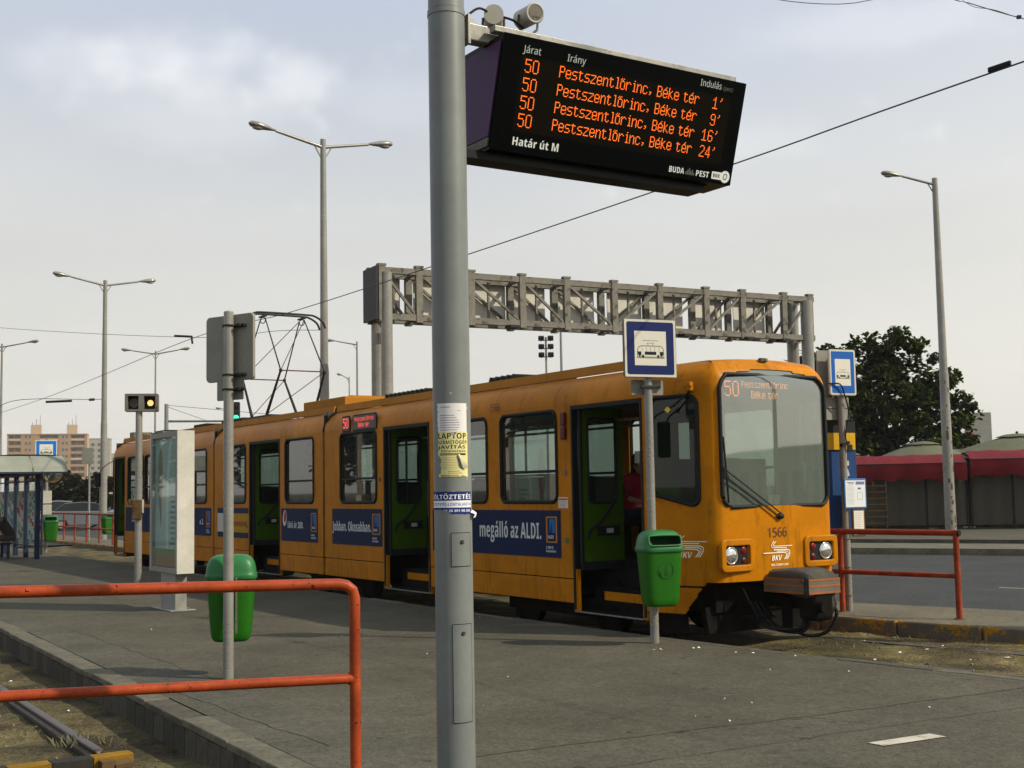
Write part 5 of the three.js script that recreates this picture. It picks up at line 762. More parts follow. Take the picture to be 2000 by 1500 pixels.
// ================= SHELTER, ISLAND AND BACKGROUND =================
// ---- figures: one continuous skin from tapered bones ----
function bodyGeo(bones, c, half, res = 60, k = 0.035) {
  const mc = new MarchingCubes(res, new THREE.MeshStandardMaterial(), false, false, 60000); mc.isolation = 0;
  const pa = V(), ba = V(), p = V(), hs = res / 2;
  for (let z = 0; z < res; z++) for (let y = 0; y < res; y++) for (let x = 0; x < res; x++) {
    p.set(c[0] + (x - hs) / hs * half, c[1] + (y - hs) / hs * half, c[2] + (z - hs) / hs * half); let d = 9;
    for (const [a, b, r1, r2] of bones) { pa.subVectors(p, a); ba.subVectors(b, a); const t = Math.min(1, Math.max(0, pa.dot(ba) / Math.max(1e-9, ba.dot(ba)))), e = pa.addScaledVector(ba, -t).length() - lerp(r1, r2, t), h = Math.max(k - Math.abs(d - e), 0) / k; d = Math.min(d, e) - h * h * k * 0.25; }
    mc.field[x + y * res + z * res * res] = -d;
  }
  mc.update();
  const n = mc.count, g = new THREE.BufferGeometry();
  g.setAttribute('position', new THREE.Float32BufferAttribute(mc.positionArray.slice(0, n * 3), 3)); g.setAttribute('normal', new THREE.Float32BufferAttribute(mc.normalArray.slice(0, n * 3), 3));
  g.scale(half, half, half).translate(...c);
  return g;
}
const skinM = std('skin', [0.42, 0.24, 0.16], 0.6), hairM = std('hair', [0.02, 0.015, 0.012], 0.7);
function person(label, at, turn, pose, top, bottom) {
  const t = thing('person', label, 'person', at, turn), J = pose;
  const two = (f) => [-1, 1].flatMap(f);
  const fingers = (w, e, s) => { const dir = w.clone().sub(e).normalize(), side = V(0, 0, s), o = [[w, w.clone().addScaledVector(dir, 0.08), 0.026, 0.03]]; [-0.024, -0.008, 0.008, 0.022].forEach((q, i) => { const b = w.clone().addScaledVector(dir, 0.085).addScaledVector(side, q), m = b.clone().addScaledVector(dir, 0.035 - Math.abs(i - 1.4) * 0.004).add(V(0.004, -0.006, 0)); o.push([b, m, 0.009, 0.0085], [m, m.clone().addScaledVector(dir, 0.025).add(V(0.006, -0.016, 0)), 0.0085, 0.007]); }); o.push([w.clone().addScaledVector(dir, 0.02).addScaledVector(side, -s * 0.02), w.clone().addScaledVector(dir, 0.06).addScaledVector(side, -0.05 * s), 0.011, 0.009]); return o; };
  const flesh = [[J.neck, J.head, 0.055, 0.06], [J.head, J.head.clone().add(V(0.012, 0.07, 0)), 0.082, 0.094], [J.head.clone().add(V(0.05, -0.03, 0)), J.head.clone().add(V(0.035, 0.05, 0)), 0.055, 0.07], [J.head.clone().add(V(0.094, 0.01, 0)), J.head.clone().add(V(0.108, -0.005, 0)), 0.012, 0.014], ...two((s) => [[J.head.clone().add(V(-0.005, 0.025, s * 0.088)), J.head.clone().add(V(-0.008, 0.0, s * 0.092)), 0.016, 0.012], ...fingers(J.wrist[s < 0 ? 0 : 1], J.elbow[s < 0 ? 0 : 1], s), [J.elbow[s < 0 ? 0 : 1], J.wrist[s < 0 ? 0 : 1], 0.036, 0.025]])];
  part('body', [bodyGeo(flesh, J.c, J.half, 110, 0.014)], skinM, t);
  const torso = [[J.hip, J.waist, 0.15, 0.135], [J.waist, J.chest, 0.135, 0.155], ...two((s) => { const i = s < 0 ? 0 : 1; return [[J.hip.clone().add(V(0, 0, s * 0.08)), J.waist.clone().add(V(0, 0, s * 0.06)), 0.12, 0.12], [J.waist.clone().add(V(0, 0, s * 0.06)), J.chest.clone().add(V(0, 0.03, s * 0.08)), 0.12, 0.115], [J.chest.clone().add(V(0, 0.1, 0)), J.shoulder[i], 0.085, 0.066], [J.shoulder[i], J.elbow[i].clone().lerp(J.shoulder[i], 1 - J.sleeve), 0.066, 0.056]].concat(J.sleeve >= 1 ? [[J.elbow[i], J.wrist[i], 0.056, 0.044]] : []); })];
  part('top', bodyGeo(torso, J.c, J.half, 84, 0.05), top, t);
  part('trousers', bodyGeo([[J.hip.clone().add(V(0, -0.02, -0.06)), J.hip.clone().add(V(0, -0.02, 0.06)), 0.145, 0.145], ...two((s) => { const i = s < 0 ? 0 : 1; return [[J.hip.clone().add(V(0, -0.02, s * 0.09)), J.knee[i], 0.1, 0.07], [J.knee[i], J.ankle[i], 0.07, 0.05]]; })], J.c, J.half, 84, 0.04), bottom, t);
  part('shoes', bodyGeo(two((s) => { const i = s < 0 ? 0 : 1, a = J.ankle[i]; return [[a.clone().add(V(-0.03, -0.03, 0)), a.clone().add(V(0.15, -0.045, s * 0.02)), 0.045, 0.035]]; }), J.c, J.half, 84, 0.02), M.black, t);
  part('hair', bodyGeo(J.hair.map(([x, y, z, r]) => [J.head.clone().add(V(x, y, z)), J.head.clone().add(V(x, y + 0.01, z)), r, r]), J.head.toArray(), 0.32, 56, 0.04), hairM, t);
  part('eyes', two((s) => [ball(0.012, J.head.x + 0.094, J.head.y + 0.035, J.head.z + s * 0.033, 0.6, 0.8, 1, 8)]), M.black, t);
  part('mouth', box(0.008, 0.008, 0.04, J.head.x + 0.098, J.head.y - 0.038, J.head.z), std('lips', [0.3, 0.1, 0.09], 0.6), t);
  return t;
}
// passenger standing inside the first door, turned towards the rear of the tram
{
  const two = (f) => [f(-1), f(1)];
  person('person in a red top with dark hair sitting inside the front tram door', W(8.75 + 1.5, 10 + 2.9, 0.73), TH + R(180), { c: [0.15, 0.62, 0], half: 0.8, hip: V(-0.02, 0.55, 0), waist: V(-0.02, 0.7, 0), chest: V(0.0, 0.88, 0), neck: V(0.02, 1.03, 0), head: V(0.04, 1.13, 0), shoulder: two((s) => V(0, 0.97, s * 0.17)), elbow: two((s) => V(0.08, 0.72, s * 0.21)), wrist: two((s) => V(0.3, 0.66, s * 0.1)), knee: two((s) => V(0.42, 0.53, s * 0.1)), ankle: two((s) => V(0.4, 0.09, s * 0.1)), sleeve: 0.55, hair: [[-0.025, 0.06, 0, 0.105], [-0.06, -0.02, 0, 0.085], [-0.075, -0.1, 0, 0.07], [-0.02, 0.09, 0, 0.095]] }, std('red_top', [0.4, 0.012, 0.03], 0.8), std('dark_trousers', [0.02, 0.022, 0.03], 0.85));
  // person on the shelter bench, leaning forward
  person('person in a dark jacket sitting hunched on the shelter bench', W(6.95, 36.15, 0), TH + R(75), { c: [0.15, 0.62, 0], half: 0.8, hip: V(-0.08, 0.56, 0), waist: V(-0.02, 0.72, 0), chest: V(0.12, 0.92, 0), neck: V(0.22, 1.06, 0), head: V(0.3, 1.13, 0), shoulder: two((s) => V(0.14, 1.0, s * 0.19)), elbow: two((s) => V(0.3, 0.76, s * 0.22)), wrist: two((s) => V(0.48, 0.66, s * 0.08)), knee: two((s) => V(0.38, 0.54, s * 0.13)), ankle: two((s) => V(0.34, 0.09, s * 0.12)), sleeve: 1, hair: [[-0.025, 0.06, 0, 0.1], [-0.05, 0.02, 0, 0.085], [-0.01, 0.085, 0, 0.092]] }, std('dark_jacket', [0.035, 0.03, 0.028], 0.85), std('grey_trousers', [0.06, 0.05, 0.045], 0.85));
}
// ---- shelter ----
{
  const t = thing('tram_shelter', 'dark blue tram shelter with a pale translucent roof at the left edge', 'shelter', W(7.43, 34.75, 0), TH);
  for (let k = 0; k < 5; k++) { part('post', box(0.12, 2.32, 0.12, k * 1.35, 1.14, 0), M.navy, t); part('post', box(0.1, 2.32, 0.1, k * 1.35, 1.14, -1.55), M.navy, t); }
  part('beam', [box(5.6, 0.2, 0.14, 2.7, 2.3, 0), box(5.6, 0.16, 0.12, 2.7, 2.32, -1.55), ...[0, 1, 2, 3, 4].map((k) => box(0.1, 0.14, 1.6, k * 1.35, 2.33, -0.75))], M.navy, t);
  const canopy = std('canopy_translucent', [0.25, 0.27, 0.23], 0.6, { side: THREE.DoubleSide, map: tGrime });
  for (let k = 0; k < 4; k++) part('roof_sheet', skin([-0.28, 1.08].map((x) => Array.from({ length: 9 }, (_, i) => { const u = i / 8, z = lerp(-1.95, 0.55, u); return V(k * 1.35 + x + 0.01, [2.26, 2.42, 2.55, 2.64, 2.7, 2.73, 2.74, 2.74, 2.72][i], [-1.95, -1.9, -1.8, -1.62, -1.3, -0.9, -0.4, 0.1, 0.5][i]); })), false), canopy, t);
  for (let k = 0; k < 3; k++) part('end_canopy_sheet', skin([[-0.82, 2.26], [-0.74, 2.42], [-0.55, 2.58], [-0.28, 2.7]].map(([x, y]) => [V(x, y, 0.56 - k * 0.86), V(x, y, -0.28 - k * 0.86)]), false), canopy, t);
  part('end_canopy_edge', [box(0.05, 0.05, 2.6, -0.82, 2.25, -0.74)], M.navy, t);
  for (let k = 0; k < 4; k++) { const fr = part('glass_panel', [box(1.2, 0.04, 0.03, k * 1.35 + 0.675, 2.05, 0.0), box(1.2, 0.04, 0.03, k * 1.35 + 0.675, 0.32, 0.0)], M.navy, t); part('pane', box(1.2, 1.7, 0.008, k * 1.35 + 0.675, 1.185, 0), M.clear, fr);
    part('poster', new THREE.PlaneGeometry(0.9, 1.3).rotateY(PI).translate(k * 1.35 + 0.675, 1.15, -0.012), decal('shelter_poster', 96, 140, (x, w, h) => { x.fillStyle = ['#b9c9c2', '#c8c6b4', '#9db8b4', '#c4bba8'][k]; x.fillRect(0, 0, w, h); const cols = ['#3f7a58', '#7fa89c', '#b05038', '#d8dcd4', '#5f8f86']; for (let q = 0; q < 22; q++) { x.fillStyle = cols[(q * 7 + k) % 5]; x.fillRect((q * 37 % 80), (q * 53 % 128), 10 + q * 5 % 22, 6 + q * 3 % 14); } }), fr, { uv: true }); }
  const b = thing('bench', 'dark slatted bench inside the shelter at the left edge', 'bench', W(6.8, 35.6, 0), TH);
  for (let k = 0; k < 4; k++) part('seat_slat', rbx(1.9, 0.03, 0.09, 0.006, 0.9, 0.44, -0.15 + k * 0.105), M.galvDark, b);
  for (const x of [0.1, 0.95, 1.75]) part('leg', [box(0.07, 0.42, 0.07, x, 0.21, 0.1), box(0.07, 0.05, 0.4, x, 0.4, 0)], M.navy, b);
}
// ---- stop pole, bin and round mirror beyond the shelter ----
{
  const t = makeStop('small bright blue tram stop sign far down the platform above the shelter', V(-13.93, 0, -37.5), R(20), 0, 3.35);
  const pl = part('sign_plate', ext(rrect(-0.31, 2.7, 0.62, 0.62, 0.03), 0.03).translate(-0.02, 0, 0.05), M.whitePlastic, t);
  part('sign_face', new THREE.PlaneGeometry(0.61, 0.61).translate(-0.02, 3.01, 0.083), signFace(1, 1, [0.95, 0.95, 0.95], '#1f6cc4'), pl, { uv: true });
  part('timetable', [rbx(0.26, 0.38, 0.03, 0.01, 0.02, 1.62, 0.06), rbx(0.26, 0.3, 0.03, 0.01, 0.02, 1.25, 0.06)], M.whitePlastic, t);
  copy(binA, V(-13.72, 0.32, -37.3), R(20), 'green litter bin in front of the far red railing beside the shelter');
  const m = thing('platform_mirror', 'round convex mirror with a dark hood beside the shelter roof', 'mirror', V(-13.1, 0, -35.7), R(30));
  part('post', cyl(V(-0.26, -0.02, -0.05), V(-0.26, 2.3, -0.05), 0.03, 0.03, 10), M.navy, m);
  part('mirror_dish', new THREE.SphereGeometry(0.36, 24, 10, 0, 2 * PI, 0, R(42)).rotateX(PI / 2).translate(0, 2.28, -0.26), std('convex_mirror', [0.6, 0.6, 0.58], 0.05, { metalness: 1 }), m);
  part('mirror_rim', [new THREE.TorusGeometry(0.25, 0.022, 8, 30).translate(0, 2.28, 0), cyl(V(-0.26, 2.28, -0.06), V(0, 2.28, -0.03), 0.02)], M.brown, m);
  part('mirror_hood', new THREE.CylinderGeometry(0.265, 0.265, 0.16, 24, 1, true, -PI * 0.35 + PI, PI * 0.7).rotateX(PI / 2).translate(0, 2.28, 0.05), std('hood', [0.03, 0.03, 0.03], 0.5, { side: THREE.DoubleSide }), m);
}
// ---- far railing on the island, its bin and the cars behind ----
{
  const a = W(11.55, 41.0), t = thing('red_railing', 'distant red railing along the island beyond the tram rear', 'railing', a, TH);
  for (let k = 0; k < 9; k++) part('post', cyl(V(k * 1.7, -0.03, 0), V(k * 1.7, 1.0, 0), 0.035, 0.035, 8), M.redPaintOld, t);
  part('top_rail', cyl(V(0, 1.0, 0), V(13.6, 1.0, 0), 0.035, 0.035, 8), M.redPaintOld, t);
  part('lower_rail', cyl(V(0, 0.5, 0), V(13.6, 0.5, 0), 0.03, 0.03, 8), M.redPaintOld, t);
  copy(binA, W(12.3, 46.2, 0.25), R(60), 'green litter bin behind the far railing beside a lamp mast');
  const s = thing('sign_post', 'thin grey post standing among the far red railing', 'post', W(11.9, 47.2, 0), 0); part('pole', cyl(V(0, -0.02, 0), V(0, 3.4, 0), 0.04, 0.04, 8), M.galv, s); part('plate', box(0.42, 0.6, 0.02, -0.05, 3.1, 0.05), M.signBack, s);
}
function makeCar(label, at, turn, paint, hgt = 1.42) {
  const t = thing('parked_car', label, 'car', at, turn, 'cars parked beyond the island');
  const prof = [[-2.05, 0.32], [-2.1, 0.55], [-2.02, 0.78], [-1.0, 0.92], [-0.95, 0.93], [1.75, 0.96], [2.0, 0.86], [2.08, 0.6], [2.02, 0.32], [1.72, 0.3], [1.6, 0.55], [1.1, 0.55], [0.98, 0.3], [-0.98, 0.3], [-1.1, 0.55], [-1.6, 0.55], [-1.72, 0.3]];
  part('body', ext(poly(prof), 1.56, { bevelEnabled: true, bevelSize: 0.04, bevelThickness: 0.06, bevelSegments: 3 }).translate(0, 0, -0.78), paint, t);
  const cabin = [[-1.0, 0.95], [-0.35, hgt - 0.05], [0.3, hgt], [1.2, hgt - 0.05], [1.75, 0.97]];
  part('glasshouse', ext(poly(cabin), 1.3, { bevelEnabled: true, bevelSize: 0.02, bevelThickness: 0.05, bevelSegments: 2 }).translate(0, 0, -0.65), phy('car_glass', [0.02, 0.025, 0.028], 0.08), t);
  part('roof', ext(poly([[-0.34, hgt - 0.06], [-0.3, hgt - 0.01], [0.3, hgt + 0.03], [1.15, hgt - 0.01], [1.22, hgt - 0.07], [0.3, hgt - 0.03]]), 1.34, { bevelEnabled: true, bevelSize: 0.01, bevelThickness: 0.02, bevelSegments: 2 }).translate(0, 0, -0.67), paint, t);
  for (const x of [-1.35, 1.35]) for (const z of [-0.72, 0.72]) { const w = part('wheel', cyl(V(x, 0.3, z - 0.1), V(x, 0.3, z + 0.1), 0.3, 0.3, 18), M.black, t); part('rim', cyl(V(x, 0.3, z - 0.105), V(x, 0.3, z + 0.105), 0.18, 0.18, 12), M.galv, w); }
  for (const z of [-0.62, 0.62]) { part('headlight', rbx(0.06, 0.14, 0.32, 0.02, -2.1, 0.68, z), M.chrome, t); part('tail_light', rbx(0.06, 0.16, 0.25, 0.02, 2.08, 0.72, z), M.redLamp, t); }
  return t;
}
makeCar('dark grey car parked behind the far red railing', V(-22.3, -0.1, -66), R(200), phy('paint_grey', [0.1, 0.115, 0.13], 0.3, { clearcoat: 0.8 }));
makeCar('pale grey car parked behind the dark grey one', V(-24.6, -0.1, -69), R(195), phy('paint_silver', [0.3, 0.32, 0.33], 0.3, { clearcoat: 0.8 }), 1.5);
makeCar('white car parked beside the shelter posts', V(-27.2, -0.1, -70), R(205), phy('paint_white', [0.62, 0.62, 0.6], 0.3, { clearcoat: 0.8 }));
makeCar('light blue car parked close to the tram rear', V(-21.6, -0.1, -74), R(195), phy('paint_blue', [0.16, 0.24, 0.36], 0.3, { clearcoat: 0.8 }));
// ---- lamp masts ----
function lampMast(label, at, h, arms, r0 = 0.12, turn = FACE, reach = 1.95) {
  const t = thing('street_lamp', label, 'street lamp', at, turn);
  part('mast', [cyl(V(0, -0.1, 0), V(0, h * 0.45, 0), r0, r0 * 0.8, 16), cyl(V(0, h * 0.45, 0), V(0, h + 0.12, 0), r0 * 0.72, r0 * 0.5, 16), cyl(V(0, h * 0.45 - 0.05, 0), V(0, h * 0.45 + 0.08, 0), r0 * 0.82, r0 * 0.74, 16)], M.galv, t);
  for (const s of arms) {
    part('arm', [cyl(V(0, h - 0.08, 0), V(s * reach * 0.72, h + 0.16, 0), 0.042, 0.034, 10), bar(V(s * 0.02, h - 0.4, 0), V(s * 0.25, h - 0.02, 0), 0.03, 0.03)], M.galv, t);
    const hd = part('lamp_head', skin([[0, 0.03, 0.025], [0.12, 0.06, 0.05], [0.3, 0.11, 0.08], [0.48, 0.13, 0.09], [0.62, 0.1, 0.075], [0.68, 0.03, 0.03]].map(([d, w, q]) => Array.from({ length: 14 }, (_, k) => { const a = k / 14 * 2 * PI; return V(s * (reach * 0.72 + d), h + 0.17 + d * 0.12 + Math.sin(a) * q * (Math.sin(a) > 0 ? 1.1 : 0.75), Math.cos(a) * w); })), true, null, true, true), M.galv, t);
    part('lens', ball(0.1, s * (reach * 0.72 + 0.45), h + 0.17, 0, 1.5, 0.5, 0.9, 10), std('lamp_lens', [0.3, 0.3, 0.27], 0.25), hd);
  }
  return t;
}
lampMast('tall double arm street lamp rising behind the pantograph', W(12.62, 28.0, -0.02), 10.2, [-1, 1], 0.14, FACE, 1.72);
lampMast('double arm street lamp behind the left end of the tram', W(12.7, 48.3, -0.02), 9.75, [-1, 1], 0.15, FACE, 1.75);
{ const c = lampMast('single arm street lamp standing before the red awnings', V(13.13, 0.05, -38), 10.75, [-1], 0.17, R(8), 1.45);
  part('paint_patch', Array.from({ length: 26 }, (_, k) => { const y = 0.2 + 4.6 * (k / 26) ** 1.4, r = 0.172 - y * 0.0068; return new THREE.CylinderGeometry(r, r, rr(0.06, 0.3), 4, 1, true, rr(-0.6, 1.9), rr(0.15, 0.5)).translate(0, y, 0); }), M.brown, c); }
lampMast('street lamp right of the viewer, mirrored in the tram windshield', V(11.05, 0, -11.85), 10.2, [-1], 0.2, 0, 1.6);
lampMast('distant street lamp cut by the left picture edge', V(-29.42, -0.1, -72), 10.5, [-1, 1], 0.11, 0, 2.0);
lampMast('distant double arm street lamp above the signal box', V(-21.97, -0.1, -77), 10.5, [-1, 1], 0.09, 0, 2.0);
lampMast('distant single arm street lamp between pantograph and gantry', V(-9.16, -0.1, -74), 10.5, [-1], 0.1, 0, 1.7);
lampMast('farthest small street lamp just left of the gantry columns', V(-13.02, -0.1, -100), 10.8, [-1], 0.09, R(60), 1.2);
lampMast('faint far street lamp behind the backward facing stop sign', V(-26.0, -0.1, -118), 9.6, [-1], 0.08, 0, 1.8);
{ const t = thing('floodlight_mast', 'distant mast with six dark floodlights under the gantry', 'floodlight mast', V(2.08, -0.1, -75), 0);
  part('mast', cyl(V(0, 0, 0), V(0, 10.8, 0), 0.08, 0.06, 8), M.galv, t);
  for (const y of [10.72, 10.22, 9.72]) { part('crossbar', box(0.7, 0.05, 0.05, 0, y - 0.12, 0), M.dark, t); for (const x of [-0.28, 0.28]) part('floodlight', [rbx(0.36, 0.3, 0.22, 0.06, x, y, 0.1, 0.4, 0, 0), box(0.06, 0.16, 0.05, x, y - 0.1, 0)], M.dark, t); }
  const q = thing('mast', 'plain thin mast beside the floodlights under the gantry', 'mast', V(2.99, -0.1, -75), 0); part('pole', cyl(V(0, 0, 0), V(0, 11.5, 0), 0.1, 0.07, 8), M.galv, q); part('pole_cap', ball(0.08, 0, 11.5, 0, 1, 0.5, 1, 8), M.galv, q); }
// ---- sign gantry ----
{
  const t = thing('road_sign_gantry', 'grey steel lattice sign gantry spanning the road behind the tram', 'gantry', V(-3.0, -0.1, -28.13), R(27.57)), Lg = 12.7, y0 = 5.66, y1 = 6.72, dep = -0.6;
  const steel = M.galvDark;
  for (const z of [0, dep]) for (const y of [y0, y1]) part('chord', box(Lg, 0.14, 0.12, Lg / 2, y, z), steel, t);
  const vs = [0.08, 1.0, 2.33, 3.69, 4.92, 6.29, 7.65, 9.1, 10.28, 11.67, 12.57];
  vs.forEach((x, i) => { for (const z of [0.015, dep - 0.015]) part('upright', [box(0.16, y1 - y0 + 0.22, 0.12, x, (y0 + y1) / 2, z), box(0.2, 0.05, 0.14, x, y1 + 0.12, z)], steel, t); part('cross_tie', [box(0.08, 0.08, -dep, x, y0, dep / 2), box(0.08, 0.08, -dep, x, y1, dep / 2)], steel, t);
    if (i < vs.length - 1) { const a = vs[i] + 0.08, b = vs[i + 1] - 0.08, down = (a + b) / 2 < 6.6; for (const z of [0.01, dep - 0.01]) { part('diagonal', bar(V(a, down ? y1 - 0.07 : y0 + 0.07, z), V(b, down ? y0 + 0.07 : y1 - 0.07, z), 0.06, 0.06), steel, t); }
      part('sub_upright', box(0.05, y1 - y0 - 0.12, 0.05, lerp(a, b, 0.42), (y0 + y1) / 2, dep * 0.4), steel, t);
      if (i < vs.length - 2) part('sign_back_panel', box((b - a) * 0.86, y1 - y0 - 0.02, 0.03, lerp(a, b, 0.44 + (i % 3) * 0.06), (y0 + y1) / 2, dep - 0.1), M.cabinetWhite, t); } });
  for (const x of [1.5, 3.4, 5.6, 8.4, 10.4, 11.6]) part('lamp_bracket', box(0.25, 0.06, 0.3, x, y0 - 0.1, 0.05), M.dark, t);
  part('end_plate', box(0.06, y1 - y0 + 0.16, -dep + 0.2, -0.06, (y0 + y1) / 2, dep / 2), M.dark, t);
  for (const [x, r] of [[0.2, 0.14], [12.45, 0.17]]) for (const z of [0.0, dep]) part('column', [cyl(V(x, -0.05, z + 0.02), V(x, y1 - 0.05, z + 0.02), r, r * 0.95, 20)], M.galv, t);
}
// ---- traffic signal on a mast arm ----
{
  const t = thing('traffic_signal', 'traffic signal showing green on a long arm behind the tram', 'traffic light', V(-13.82, -0.1, -50), 0);
  part('mast', cyl(V(0, 0, 0), V(0, 5.35, 0), 0.1, 0.08, 12), M.galv, t);
  part('arm', [cyl(V(0, 4.66, 0), V(2.7, 4.62, 0), 0.05, 0.04, 8), cyl(V(0, 5.25, 0), V(1.6, 4.66, 0), 0.012, 0.012, 6)], M.galv, t);
  const h = part('signal_head', rbx(0.26, 0.8, 0.22, 0.04, 2.8, 4.98, 0), M.black, t);
  part('green_lamp', ball(0.12, 2.8, 4.74, 0.1, 1, 1, 0.5), std('green_lit', [0.05, 0.5, 0.3], 0.4, { emissive: L(0.05, 0.9, 0.5), emissiveIntensity: 1.1 }), h, { label: 'lit green lamp' });
  for (const y of [4.98, 5.22]) part('dark_lamp', ball(0.09, 2.8, y, 0.08, 1, 1, 0.5), M.dark, h);
}
// ---- overhead wires ----
{
  const wireT = (label, pts, r, n = 40) => { const t = thing('overhead_wire', label, 'wire', V(0, 0, 0)); part('cable', tube(pts, r, n, 5), M.wire, t); return t; };
  const cw = wireT('overhead contact wire running above the tram to the right edge', [W(9.9, -3, 5.42), W(9.9, 7, 5.36), W(9.9, 10.5, 5.3), W(9.88, 16.5, 5.25), W(9.87, 23.5, 5.25), W(9.95, 30, 5.42), W(10.0, 48, 5.08), W(10.0, 80, 5.1)], 0.0085, 160);
  part('section_insulator', [rbx(0.24, 0.05, 0.03, 0.01, 0, 0, 0)].map((g) => { g.rotateY(TH); return g.translate(...W(9.9, 7.0, 5.39).toArray()); }), M.black, cw);
  const sp = wireT('thin span wire crossing the sky left of the stop sign', [V(-26, 9.0, -48), V(-18.47, 7.76, -45), V(-9.735, 6.4, -38), V(-6.2, 5.9, -33), V(-4.5, 5.57, -30.5)], 0.008);
  part('wire_clamp', [bar(V(-10.4, 6.52, -38.5), V(-9.735, 6.42, -38), 0.05, 0.05), bar(V(-9.75, 6.42, -38), V(-9.72, 6.2, -38), 0.05, 0.05)], M.dark, sp);
  const s2 = wireT('low span wire joining the left lamp masts', [V(-29.4, 5.25, -72), V(-19.45, 5.22, -47.9), V(-15.6, 5.3, -47.6)], 0.012); part('insulator', [cyl(V(-17.8, 5.25, -47.75), V(-16.8, 5.27, -47.7), 0.045), cyl(V(-16.1, 5.29, -47.6), V(-15.9, 5.3, -47.6), 0.05)], M.dark, s2);
  wireT('faint feeder wires fanning out left of the traffic signal mast', [V(-13.8, 5.2, -50), V(-8, 4.5, -48), V(-4, 4.0, -46)], 0.01);
  wireT('thin wire dipping into the picture at the top edge', [V(-7, 11.2, -12), V(-1, 8.0, -12), V(1.9, 6.6, -12), V(2.59, 6.38, -12), V(3.2, 6.305, -12), V(3.6, 6.34, -12), V(4.1, 6.5, -12), V(7, 7.7, -12), V(11.05, 9.6, -11.85)], 0.004, 120);
  const s3 = wireT('double wire crossing the top right picture corner', [V(-7, 11.6, -12.2), V(0, 8.2, -12), V(4.1, 6.46, -12), V(4.454, 6.33, -12), V(5.1, 6.12, -12), V(6, 5.9, -12), V(11.05, 4.9, -11.85)], 0.005, 100); part('cable', tube([V(4.5, 6.32, -12), V(4.62, 6.25, -12), V(4.8, 6.22, -12), V(5.0, 6.15, -12)], 0.003, 20, 5), M.wire, s3); part('wire_clamp', box(0.04, 0.03, 0.03, 5.05, 6.14, -12), M.black, s3);
}
